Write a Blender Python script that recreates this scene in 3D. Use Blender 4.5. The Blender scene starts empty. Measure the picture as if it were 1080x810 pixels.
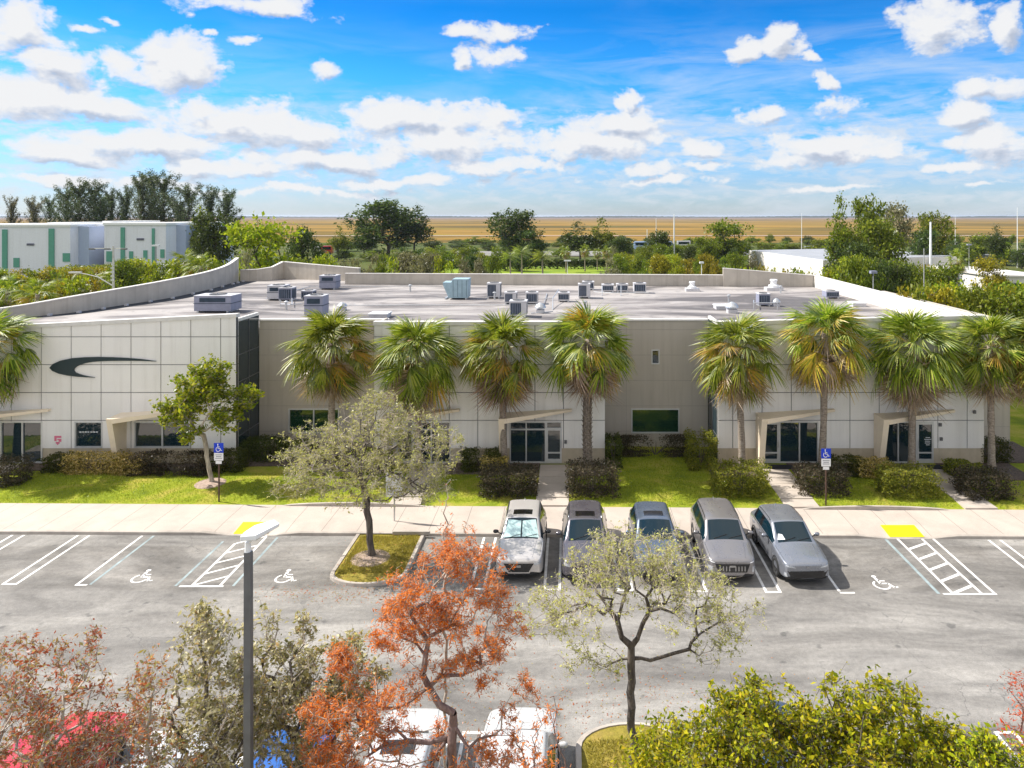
import bpy, bmesh, math, random
import numpy as np
from mathutils import Vector, Matrix
from mathutils.bvhtree import BVHTree
random.seed(7); RNG = np.random.default_rng(11)
C = bpy.context.scene.collection
R = math.radians
SKYSAT, SKYSTR, SUNSTR, EXPO, CLOUD, HAZE = 1.05, 0.108, 4.6, 0.72, 5.0, 6e-5
CAMH = 13.8; F = 750.0; VX = 602.0; HY = 228.0       # camera height, focal length and principal point in photo pixels

def gx(px, Y): return (px - VX) * Y / F
def gY(py, z=0.0): return (CAMH - z) * F / (py - HY)
def gz(py, Y): return CAMH - (py - HY) * Y / F

# ------------------------------------------------------------------ materials
MATS = {}
def srgb(r, g, b):
    f = lambda c: (c / 255 / 12.92) if c / 255 <= 0.04045 else ((c / 255 + 0.055) / 1.055) ** 2.4
    return (f(r), f(g), f(b), 1)

class NT:
    def __init__(s, tree): s.t = tree; s.n = tree.nodes; s.l = tree.links
    def add(s, kind, **kw):
        n = s.n.new(kind)
        for k, v in kw.items():
            if k.startswith('i_'):
                n.inputs[k[2:].replace('_', ' ')].default_value = v
            else: setattr(n, k, v)
        return n
    def link(s, a, b): s.l.new(a, b)
    def math(s, op, a, b=None, clamp=False):
        n = s.n.new('ShaderNodeMath'); n.operation = op; n.use_clamp = clamp
        for i, v in enumerate((a, b)):
            if v is None: continue
            if isinstance(v, (int, float)): n.inputs[i].default_value = v
            else: s.l.new(v, n.inputs[i])
        return n.outputs[0]
    def ramp(s, fac, stops, interp='LINEAR'):
        n = s.n.new('ShaderNodeValToRGB'); n.color_ramp.interpolation = interp
        e = n.color_ramp.elements
        while len(e) < len(stops): e.new(0.5)
        for el, (p, c) in zip(e, stops):
            el.position = p; el.color = c if len(c) == 4 else (*c, 1)
        s.l.new(fac, n.inputs[0]); return n.outputs[0]
    def mix(s, fac, a, b, mode='MIX'):
        n = s.n.new('ShaderNodeMix'); n.data_type = 'RGBA'; n.blend_type = mode
        for sock, v in ((n.inputs[0], fac), (n.inputs[6], a), (n.inputs[7], b)):
            if isinstance(v, (int, float)): sock.default_value = v
            elif isinstance(v, tuple): sock.default_value = v if len(v) == 4 else (*v, 1)
            else: s.l.new(v, sock)
        return n.outputs[2]
    def noise(s, vec, scale, detail=4, rough=0.55, dist=0.0):
        n = s.n.new('ShaderNodeTexNoise'); n.inputs['Scale'].default_value = scale
        n.inputs['Detail'].default_value = detail; n.inputs['Roughness'].default_value = rough
        n.inputs['Distortion'].default_value = dist
        if vec is not None: s.l.new(vec, n.inputs['Vector'])
        return n.outputs['Fac']
    def mapping(s, vec, scale=(1, 1, 1), loc=(0, 0, 0), rot=(0, 0, 0)):
        n = s.n.new('ShaderNodeMapping'); n.inputs['Scale'].default_value = scale
        n.inputs['Location'].default_value = loc; n.inputs['Rotation'].default_value = rot
        s.l.new(vec, n.inputs['Vector']); return n.outputs[0]

def newmat(name):
    m = bpy.data.materials.new(name); m.use_nodes = True
    t = NT(m.node_tree); b = t.n['Principled BSDF']; MATS[name] = m
    return m, t, b

def plain(name, col, rough=0.6, metal=0.0, var=0.12, scale=3.0, coat=0.0, bump=0.0, bscale=40, spec=0.5, streak=0.0):
    m, t, b = newmat(name)
    co = t.add('ShaderNodeTexCoord').outputs['Object']
    n = t.noise(co, scale, 5)
    c2 = tuple(min(1, c * (1 + var)) for c in col[:3]); c1 = tuple(c * (1 - var) for c in col[:3])
    cc = t.ramp(n, [(0.3, c1), (0.7, c2)])
    if streak:                                # rain streaks and grime
        s1 = t.noise(t.mapping(co, (2.6, 2.6, .10)), 1.0, 6, .65, .2); s2 = t.noise(co, .45, 5, .65)
        k = t.math('MULTIPLY', t.ramp(s1, [(.48, (0, 0, 0)), (.72, (1, 1, 1))]), t.ramp(s2, [(.35, (.25,) * 3), (.65, (1,) * 3)]))
        cc = t.mix(t.math('MULTIPLY', k, streak), cc, tuple(c * q for c, q in zip(col, (.55, .52, .47))))
    t.link(cc, b.inputs['Base Color'])
    b.inputs['Roughness'].default_value = rough; b.inputs['Metallic'].default_value = metal
    b.inputs['Coat Weight'].default_value = coat; b.inputs['Coat Roughness'].default_value = 0.04
    b.inputs['Specular IOR Level'].default_value = spec
    if bump:
        bn = t.add('ShaderNodeBump'); bn.inputs['Strength'].default_value = bump; bn.inputs['Distance'].default_value = 0.02
        t.link(t.noise(co, bscale, 3), bn.inputs['Height']); t.link(bn.outputs[0], b.inputs['Normal'])
    return m

def leafmat(name, cols, trans=0.35, rough=0.5, gloss=0.25):
    """leaf: colour differs leaf by leaf"""
    m = bpy.data.materials.new(name); m.use_nodes = True; MATS[name] = m
    t = NT(m.node_tree); t.n.clear()
    g = t.add('ShaderNodeNewGeometry')
    st = [(i / max(1, len(cols) - 1), c) for i, c in enumerate(cols)]
    col = t.ramp(g.outputs['Random Per Island'], st)
    oi = t.add('ShaderNodeObjectInfo')
    hs = t.add('ShaderNodeHueSaturation'); t.link(col, hs.inputs['Color'])
    t.link(t.math('ADD', t.math('MULTIPLY', oi.outputs['Random'], 0.03), 0.485), hs.inputs['Hue'])
    t.link(t.math('ADD', t.math('MULTIPLY', oi.outputs['Random'], 0.3), 0.85), hs.inputs['Value'])
    col = hs.outputs[0]
    d = t.add('ShaderNodeBsdfDiffuse'); t.link(col, d.inputs[0])
    tr = t.add('ShaderNodeBsdfTranslucent'); t.link(t.mix(0.5, col, t.mix(1.0, col, (1.5, 1.5, 0.5), 'MULTIPLY')), tr.inputs[0])
    gl = t.add('ShaderNodeBsdfGlossy'); gl.inputs['Roughness'].default_value = max(rough, .55); gl.inputs[0].default_value = (0.4, 0.4, 0.4, 1)
    a = t.add('ShaderNodeMixShader'); a.inputs[0].default_value = trans; t.link(d.outputs[0], a.inputs[1]); t.link(tr.outputs[0], a.inputs[2])
    fr = t.add('ShaderNodeFresnel'); fr.inputs[0].default_value = 1.35
    b = t.add('ShaderNodeMixShader'); t.link(t.math('MULTIPLY', fr.outputs[0], gloss), b.inputs[0]); t.link(a.outputs[0], b.inputs[1]); t.link(gl.outputs[0], b.inputs[2])
    o = t.add('ShaderNodeOutputMaterial'); t.link(b.outputs[0], o.inputs[0])
    return m

def asphalt_mat():
    m, t, b = newmat('asphalt')
    co = t.add('ShaderNodeTexCoord').outputs['Object']
    big = t.noise(t.mapping(co, (0.16, 0.42, 1)), 1.0, 6, 0.65, 1.0)
    c = t.ramp(big, [(0.33, (0.138, 0.130, 0.121)), (0.5, (0.238, 0.226, 0.209)), (0.66, (0.35, 0.333, 0.308))])
    # tyre wear bands along the driving lane
    st = t.noise(t.mapping(co, (0.09, 1.1, 1)), 1.0, 6, 0.7, .5)
    c = t.mix(0.5, c, t.ramp(st, [(0.35, (0.68, 0.67, 0.67)), (0.6, (1.12, 1.1, 1.08))]), 'MULTIPLY')
    # oil-darkened stall zone: an older patch of paving near the kerb
    sep = t.add('ShaderNodeSeparateXYZ'); t.link(co, sep.inputs[0])
    edge = t.math('ADD', sep.outputs[1], t.math('MULTIPLY', t.noise(t.mapping(co, (.3, .3, 1)), 1.0, 4), 1.2))
    inz = t.math('MULTIPLY', t.ramp(t.math('DIVIDE', edge, 40.0), [(0.670, (0, 0, 0)), (0.674, (1, 1, 1))]), t.ramp(t.math('DIVIDE', sep.outputs[1], 40.0), [(0.7425, (1, 1, 1)), (0.745, (0, 0, 0))]))
    blot = t.noise(co, 0.7, 4, 0.6)
    c = t.mix(t.math('MULTIPLY', inz, t.ramp(blot, [(0.3, (0.85,) * 3), (0.7, (0.15,) * 3)])), c, (0.62, 0.60, 0.58), 'MULTIPLY')
    # oil spots
    sp = t.noise(co, 1.6, 2, 0.5)
    c = t.mix(t.ramp(sp, [(0.66, (0, 0, 0)), (0.74, (1, 1, 1))]), c, t.mix(0.55, c, (0.05, 0.05, 0.05)))
    # cracks
    v = t.add('ShaderNodeTexVoronoi'); v.feature = 'DISTANCE_TO_EDGE'; v.inputs['Scale'].default_value = 0.28
    wob = t.add('ShaderNodeTexNoise'); wob.inputs['Scale'].default_value = 0.8; wob.inputs['Detail'].default_value = 6; t.link(co, wob.inputs['Vector'])
    va = t.add('ShaderNodeVectorMath'); va.operation = 'SCALE'; t.link(wob.outputs['Color'], va.inputs[0]); va.inputs[3].default_value = 2.2
    vb = t.add('ShaderNodeVectorMath'); vb.operation = 'ADD'; t.link(va.outputs[0], vb.inputs[0]); t.link(co, vb.inputs[1]); t.link(vb.outputs[0], v.inputs['Vector'])
    cr = t.ramp(v.outputs['Distance'], [(0.0, (1, 1, 1)), (0.005, (0, 0, 0))])
    crm = t.math('MULTIPLY', cr, t.ramp(t.noise(co, 0.11, 2), [(0.50, (0, 0, 0)), (0.58, (.6, .6, .6))]))
    c = t.mix(crm, c, (0.05, 0.05, 0.05))
    mid = t.noise(co, 5.5, 4, 0.7)
    c = t.mix(0.6, c, t.ramp(mid, [(0.3, (0.7,) * 3), (0.7, (1.22,) * 3)]), 'MULTIPLY')
    fine = t.noise(co, 28, 3, 0.8)
    c = t.mix(0.85, c, t.ramp(fine, [(0.3, (0.72,) * 3), (0.7, (1.25,) * 3)]), 'MULTIPLY')
    t.link(c, b.inputs['Base Color']); b.inputs['Roughness'].default_value = 0.85
    bn = t.add('ShaderNodeBump'); bn.inputs['Strength'].default_value = 0.5; bn.inputs['Distance'].default_value = 0.02
    t.link(t.noise(co, 60, 3), bn.inputs['Height']); t.link(bn.outputs[0], b.inputs['Normal'])
    return m

def concrete_mat(name, base, joint=0.0, stain=0.25):
    m, t, b = newmat(name)
    co = t.add('ShaderNodeTexCoord').outputs['Object']
    n = t.noise(co, 0.6, 6, 0.65, 0.4)
    lo = tuple(c * (1 - stain) for c in base); hi = tuple(min(1, c * (1 + stain * 0.4)) for c in base)
    c = t.ramp(n, [(0.3, lo), (0.6, hi)])
    c = t.mix(0.5, c, t.ramp(t.noise(co, 22, 3, 0.7), [(0.3, (0.85,) * 3), (0.7, (1.1,) * 3)]), 'MULTIPLY')
    if joint:
        sep = t.add('ShaderNodeSeparateXYZ'); t.link(co, sep.inputs[0])
        fr = t.math('FRACT', t.math('DIVIDE', sep.outputs[0], joint))
        c = t.mix(t.ramp(fr, [(0.0, (1, 1, 1)), (0.012, (0, 0, 0))], 'CONSTANT'), c, tuple(x * 0.45 for x in base))
    t.link(c, b.inputs['Base Color']); b.inputs['Roughness'].default_value = 0.85
    return m

def roof_mat():
    m, t, b = newmat('roof_membrane')
    co = t.add('ShaderNodeTexCoord').outputs['Object']
    n = t.noise(t.mapping(co, (0.10, 0.22, 1)), 1.0, 6, 0.62, 1.2)
    c = t.ramp(n, [(0.40, (0.10, 0.09, 0.088)), (0.48, (0.21, 0.188, 0.18)), (0.60, (0.37, 0.34, 0.32))])
    sm = t.noise(co, 0.9, 5, 0.6, 1.0)
    c = t.mix(t.ramp(sm, [(0.52, (0, 0, 0)), (0.70, (.6, .6, .6))]), c, (0.17, 0.155, 0.15))
    sep = t.add('ShaderNodeSeparateXYZ'); t.link(co, sep.inputs[0])
    fr = t.math('FRACT', t.math('DIVIDE', sep.outputs[1], 1.9))
    c = t.mix(t.math('MULTIPLY', t.ramp(fr, [(0.0, (1, 1, 1)), (0.05, (0, 0, 0))], 'CONSTANT'), 0.35), c, (0.3, 0.28, 0.28))
    t.link(c, b.inputs['Base Color']); b.inputs['Roughness'].default_value = 0.8
    return m

def grass_mat(name, cols, scale=0.5):
    m, t, b = newmat(name)
    co = t.add('ShaderNodeTexCoord').outputs['Object']
    n = t.noise(co, scale, 6, 0.65, 0.5)
    c = t.ramp(n, [(0.3, cols[0]), (0.5, cols[1]), (0.7, cols[2])])
    c = t.mix(0.75, c, t.ramp(t.noise(co, 14, 4, 0.75), [(0.3, (0.6, 0.62, 0.6)), (0.7, (1.35, 1.3, 1.2))]), 'MULTIPLY')
    t.link(c, b.inputs['Base Color']); b.inputs['Roughness'].default_value = 0.95; b.inputs['Specular IOR Level'].default_value = 0.1
    bn = t.add('ShaderNodeBump'); bn.inputs['Strength'].default_value = 0.8; bn.inputs['Distance'].default_value = 0.04
    t.link(t.noise(co, 30, 4, 0.7), bn.inputs['Height']); t.link(bn.outputs[0], b.inputs['Normal'])
    return m

def marsh_mat():
    m, t, b = newmat('sawgrass')
    co = t.add('ShaderNodeTexCoord').outputs['Object']
    n = t.noise(t.mapping(co, (0.0022, 0.006, 1)), 1.0, 8, 0.62, 0.6)
    c = t.ramp(n, [(0.34, (0.09, 0.075, 0.035)), (0.45, (0.165, 0.12, 0.045)), (0.56, (0.285, 0.175, 0.05)), (0.70, (0.24, 0.19, 0.085))])
    n2 = t.noise(t.mapping(co, (0.01, 0.02, 1)), 1.0, 5, 0.7)
    c = t.mix(0.6, c, t.ramp(n2, [(0.3, (0.7, 0.7, 0.7)), (0.7, (1.2, 1.15, 1.05))]), 'MULTIPLY')
    gr = t.noise(t.mapping(co, (0.004, 0.012, 1), (40, 7, 0)), 1.0, 4)
    c = t.mix(t.ramp(gr, [(0.6, (0, 0, 0)), (0.72, (.7, .7, .7))]), c, (0.20, 0.22, 0.04))
    # kinds of marsh differ with distance from the levee: bare brown flats far out
    sep = t.add('ShaderNodeSeparateXYZ'); t.link(co, sep.inputs[0])
    far = t.ramp(t.math('DIVIDE', sep.outputs[1], 6000.0), [(0.25, (0, 0, 0)), (0.7, (1, 1, 1))])
    c = t.mix(far, c, (0.17, 0.12, 0.085))
    t.link(c, b.inputs['Base Color']); b.inputs['Roughness'].default_value = 1.0; b.inputs['Specular IOR Level'].default_value = 0.0
    return m

def glass_mat(name, col=(0.012, 0.03, 0.04), rough=0.03, spec=0.9):
    m, t, b = newmat(name)
    b.inputs['Base Color'].default_value = (*col, 1); b.inputs['Roughness'].default_value = rough
    b.inputs['Specular IOR Level'].default_value = spec; b.inputs['IOR'].default_value = 1.6
    co = t.add('ShaderNodeTexCoord').outputs['Object']
    bn = t.add('ShaderNodeBump'); bn.inputs['Strength'].default_value = 0.12; bn.inputs['Distance'].default_value = 0.05
    t.link(t.noise(co, 1.2, 2), bn.inputs['Height']); t.link(bn.outputs[0], b.inputs['Normal'])
    return m

def paint(name, col, metal=0.5, rough=0.35):
    rough = rough * .7
    m, t, b = newmat(name)
    co = t.add('ShaderNodeTexCoord').outputs['Object']
    d = t.noise(co, 2.2, 5, 0.6)
    c = t.mix(t.ramp(d, [(0.45, (0, 0, 0)), (0.8, (.22, .22, .22))]), (*col, 1), (0.35, 0.33, 0.3, 1))
    t.link(c, b.inputs['Base Color'])
    b.inputs['Metallic'].default_value = metal; b.inputs['Roughness'].default_value = rough
    b.inputs['Coat Weight'].default_value = 0.8; b.inputs['Coat Roughness'].default_value = 0.06
    t.link(t.ramp(d, [(0.4, (rough,) * 3), (0.8, (rough + .2,) * 3)]), b.inputs['Roughness'])
    return m

def bark_mat(name, c1, c2, sc=(6, 6, 1.5)):
    m, t, b = newmat(name)
    co = t.add('ShaderNodeTexCoord').outputs['Object']
    n = t.noise(t.mapping(co, sc), 1.5, 6, 0.7, 0.5)
    t.link(t.ramp(n, [(0.35, c1), (0.65, c2)]), b.inputs['Base Color']); b.inputs['Roughness'].default_value = 0.95
    bn = t.add('ShaderNodeBump'); bn.inputs['Strength'].default_value = 0.8; bn.inputs['Distance'].default_value = 0.03
    t.link(n, bn.inputs['Height']); t.link(bn.outputs[0], b.inputs['Normal'])
    return m

asphalt_mat(); roof_mat(); marsh_mat()
concrete_mat('sidewalk_concrete', (0.47, 0.405, 0.35), 1.55, 0.14)
concrete_mat('kerb_concrete', (0.44, 0.39, 0.34), 0, 0.35)
concrete_mat('walk_concrete', (0.46, 0.40, 0.345), 0, 0.2)
grass_mat('lawn_grass', [(0.13, 0.18, 0.02), (0.26, 0.31, 0.025), (0.44, 0.36, 0.09)])
grass_mat('island_grass', [(0.13, 0.11, 0.03), (0.30, 0.25, 0.05), (0.38, 0.27, 0.09)], 0.8)
grass_mat('rough_ground', [(0.04, 0.06, 0.015), (0.08, 0.10, 0.025), (0.16, 0.14, 0.06)], 0.05)
grass_mat('far_lawn', [(0.12, 0.2, 0.03), (0.2, 0.28, 0.03), (0.26, 0.3, 0.04)], 0.1)
plain('mulch', (0.11, 0.08, 0.06), 0.95, var=0.5, scale=9, bump=0.8)
plain('pale_mulch', (0.36, 0.27, 0.22), 0.95, var=0.3, scale=7, bump=0.5)
plain('white_panel', (0.87, 0.84, 0.80), 0.7, var=0.03, scale=0.5, bump=0.1, streak=.35)
plain('panel_joint', (0.22, 0.215, 0.21), 0.8)
plain('grey_wall', (0.50, 0.45, 0.385), 0.8, var=0.05, scale=0.4, bump=0.15, streak=.4)
plain('grey_joint', (0.36, 0.32, 0.28), 0.8)
plain('plinth_paint', (0.52, 0.445, 0.33), 0.8, var=0.08, streak=.5)
plain('cream_paint', (0.86, 0.73, 0.56), 0.7, var=0.04)
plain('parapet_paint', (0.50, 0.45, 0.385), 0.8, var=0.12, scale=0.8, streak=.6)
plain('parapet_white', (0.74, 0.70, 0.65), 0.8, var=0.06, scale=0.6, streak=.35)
plain('coping', (0.72, 0.69, 0.65), 0.6, var=0.08)
plain('alu_frame', (0.62, 0.62, 0.61), 0.4, 0.3, var=0.05)
plain('logo_teal', (0.012, 0.03, 0.035), 0.35, var=0.1)
plain('white_line', (0.74, 0.72, 0.69), 0.7, var=0.22, scale=3)
plain('blue_line', (0.27, 0.33, 0.34), 0.7, var=0.35, scale=2)
plain('yellow_pad', (0.80, 0.66, 0.0), 0.7, var=0.06, scale=5)
plain('hvac_grey', (0.27, 0.28, 0.36), 0.55, 0.0, var=0.1)
plain('hvac_light', (0.55, 0.54, 0.56), 0.55, 0.0, var=0.08)
plain('hvac_coil', (0.025, 0.045, 0.07), 0.5, 0.2, var=0.3)
plain('galvanised', (0.55, 0.56, 0.57), 0.4, 0.6, var=0.15)
plain('white_plastic', (0.85, 0.85, 0.86), 0.45, var=0.03)
plain('dark_pole', (0.14, 0.14, 0.145), 0.45, 0.1, var=0.2)
plain('grey_pole', (0.42, 0.42, 0.41), 0.6, 0.2, var=0.15)
plain('rust_post', (0.09, 0.05, 0.035), 0.7, var=0.3)
plain('sign_blue', (0.0, 0.04, 0.55), 0.35, var=0.03)
plain('sign_white', (0.82, 0.82, 0.82), 0.4, var=0.03)
plain('sign_ink', (0.15, 0.15, 0.2), 0.5)
plain('pink_decal', (0.75, 0.18, 0.28), 0.6, var=0.2, scale=15)
plain('mat_black', (0.015, 0.017, 0.025), 0.9)
plain('warehouse_white', (0.80, 0.81, 0.87), 0.7, var=0.03, streak=.25)
plain('warehouse_roof', (0.85, 0.85, 0.84), 0.7, var=0.04)
plain('warehouse_green', (0.10, 0.33, 0.24), 0.5, var=0.08)
plain('grey_roof', (0.30, 0.31, 0.33), 0.7, var=0.1, scale=0.2)
plain('white_roof', (0.72, 0.68, 0.64), 0.7, var=0.1, scale=0.2)
plain('tyre', (0.018, 0.018, 0.018), 0.85)
plain('rim', (0.35, 0.35, 0.36), 0.3, 0.9)
plain('dark_rim', (0.08, 0.08, 0.085), 0.35, 0.8)
plain('black_trim', (0.02, 0.02, 0.022), 0.55)
plain('gloss_black', (0.008, 0.008, 0.01), 0.15, coat=0.5)
plain('chrome', (0.45, 0.45, 0.46), 0.25, 1.0, var=0.02)
plain('lamp_lens', (0.55, 0.57, 0.60), 0.1, 0.4, coat=0.6)
plain('tail_lens', (0.35, 0.01, 0.01), 0.15, coat=0.6)
plain('sunshade', (0.55, 0.75, 0.72), 0.3, 0.2, var=0.08, coat=1.0)
glass_mat('window_glass'); glass_mat('car_glass', (0.004, 0.018, 0.028), 0.05, .45); plain('roof_shade_paint', (0.025, 0.03, 0.04), .8, var=.3); plain('warehouse_shade_paint', (0.40, 0.47, 0.62), .7, var=.03)
glass_mat('green_glass', (0.012, 0.045, 0.025))
glass_mat('curtain_glass', (0.01, 0.03, 0.04), 0.06, 0.5)
paint('paint_champagne', (0.58, 0.545, 0.52), 0.35, 0.4)
paint('paint_graphite', (0.13, 0.12, 0.14), 0.5, 0.35)
paint('paint_slate', (0.11, 0.145, 0.21), 0.5, 0.35)
paint('paint_taupe', (0.27, 0.255, 0.26), 0.55, 0.38)
paint('paint_silver', (0.27, 0.285, 0.325), 0.55, 0.35)
paint('paint_white', (0.55, 0.55, 0.55), 0.0, 0.4)
paint('paint_red', (0.65, 0.015, 0.02), 0.2, 0.35)
paint('paint_blue', (0.01, 0.13, 0.48), 0.3, 0.35)
paint('paint_navy', (0.05, 0.10, 0.20), 0.4, 0.35)
bark_mat('palm_bark', (0.16, 0.12, 0.09), (0.40, 0.34, 0.28), (4, 4, 9))
bark_mat('oak_bark', (0.05, 0.04, 0.035), (0.17, 0.14, 0.115))
bark_mat('pale_bark', (0.26, 0.215, 0.17), (0.55, 0.48, 0.40))
bark_mat('pale_twig', (0.32, 0.27, 0.22), (0.62, 0.54, 0.46))
bark_mat('red_bark', (0.13, 0.08, 0.07), (0.34, 0.24, 0.21))
leafmat('palm_green', [(0.07, 0.12, 0.012), (0.18, 0.25, 0.02), (0.30, 0.36, 0.04), (0.45, 0.45, 0.09)], 0.35, 0.55, 0.25)
leafmat('palm_yellow', [(0.20, 0.22, 0.03), (0.40, 0.33, 0.04), (0.52, 0.34, 0.04), (0.46, 0.27, 0.08)], 0.35, 0.55, 0.25)
leafmat('palm_dead', [(0.28, 0.19, 0.12), (0.46, 0.32, 0.22), (0.54, 0.42, 0.34), (0.30, 0.23, 0.20)], 0.25)
leafmat('leaf_green', [(0.08, 0.16, 0.01), (0.20, 0.30, 0.015), (0.36, 0.43, 0.03), (0.50, 0.50, 0.05)], 0.45)
leafmat('leaf_grey_green', [(0.20, 0.20, 0.06), (0.34, 0.33, 0.11), (0.47, 0.44, 0.17), (0.56, 0.50, 0.27), (0.36, 0.40, 0.06)], 0.4)
leafmat('leaf_pale', [(0.34, 0.33, 0.08), (0.50, 0.47, 0.15), (0.58, 0.52, 0.26), (0.38, 0.40, 0.06)], 0.4)
leafmat('leaf_olive', [(0.17, 0.16, 0.055), (0.32, 0.30, 0.12), (0.50, 0.45, 0.25), (0.66, 0.59, 0.40), (0.42, 0.36, 0.12), (0.40, 0.26, 0.12)], 0.3, 0.5, 0.3)
leafmat('leaf_orange', [(0.50, 0.07, 0.015), (0.74, 0.13, 0.025), (0.82, 0.20, 0.04), (0.60, 0.22, 0.12), (0.42, 0.12, 0.07)], 0.45)
leafmat('leaf_russet', [(0.38, 0.10, 0.04), (0.56, 0.17, 0.07), (0.60, 0.26, 0.12), (0.34, 0.26, 0.08), (0.48, 0.42, 0.16)], 0.35)
leafmat('leaf_lime', [(0.07, 0.11, 0.008), (0.24, 0.29, 0.012), (0.42, 0.43, 0.015), (0.54, 0.51, 0.02), (0.50, 0.38, 0.02)], 0.42, 0.5, 0.3)
leafmat('leaf_hedge', [(0.03, 0.045, 0.01), (0.08, 0.10, 0.02), (0.14, 0.14, 0.03)], 0.25)
leafmat('leaf_purple', [(0.04, 0.045, 0.02), (0.085, 0.07, 0.045), (0.13, 0.10, 0.065)], 0.2)
leafmat('leaf_croton', [(0.12, 0.13, 0.02), (0.40, 0.30, 0.06), (0.70, 0.54, 0.20), (0.80, 0.62, 0.30)], 0.3)
leafmat('dry_blade', [(0.20, 0.17, 0.03), (0.36, 0.29, 0.06), (0.45, 0.34, 0.12)], 0.4)
leafmat('leaf_trim', [(0.10, 0.14, 0.02), (0.22, 0.25, 0.03), (0.34, 0.33, 0.05)], 0.35)
leafmat('far_dark', [(0.035, 0.06, 0.015), (0.07, 0.105, 0.025), (0.12, 0.155, 0.035)], 0.3)
leafmat('far_mid', [(0.08, 0.12, 0.012), (0.16, 0.21, 0.02), (0.27, 0.29, 0.03)], 0.35)
leafmat('far_bright', [(0.14, 0.20, 0.01), (0.30, 0.35, 0.02), (0.46, 0.45, 0.03)], 0.4)
leafmat('far_grey', [(0.12, 0.12, 0.06), (0.22, 0.21, 0.11), (0.32, 0.29, 0.18)], 0.3)
leafmat('far_yellow', [(0.16, 0.16, 0.015), (0.32, 0.29, 0.02), (0.44, 0.34, 0.03)], 0.3)
leafmat('far_pine', [(0.04, 0.065, 0.025), (0.08, 0.115, 0.045), (0.14, 0.175, 0.075)], 0.25)
leafmat('blade_grass', [(0.16, 0.22, 0.02), (0.29, 0.34, 0.03), (0.42, 0.40, 0.06)], 0.4)

# ------------------------------------------------------------------ mesh helpers
def link(name, me, mat=None, parent=None):
    o = bpy.data.objects.new(name, me); C.objects.link(o)
    if mat is not None and me is not None:
        for mm in (mat if isinstance(mat, (list, tuple)) else [mat]): me.materials.append(MATS[mm])
    if parent is not None: o.parent = parent
    return o
def tag(o, label=None, cat=None, group=None, kind=None):
    if label: o['label'] = label
    if cat: o['category'] = cat
    if group: o['group'] = group
    if kind: o['kind'] = kind
    return o
def empty(name, loc, label, cat, group=None, rz=0, scale=None):
    o = bpy.data.objects.new(name, None); C.objects.link(o); o.location = loc; o.rotation_euler = (0, 0, rz)
    o.empty_display_size = 0.3
    if scale: o.scale = scale
    return tag(o, label, cat, group)
def copy_tree(o, parent=None):
    c = o.copy(); C.objects.link(c)
    if parent is not None: c.parent = parent
    for ch in list(o.children): copy_tree(ch, c)
    return c

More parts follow.
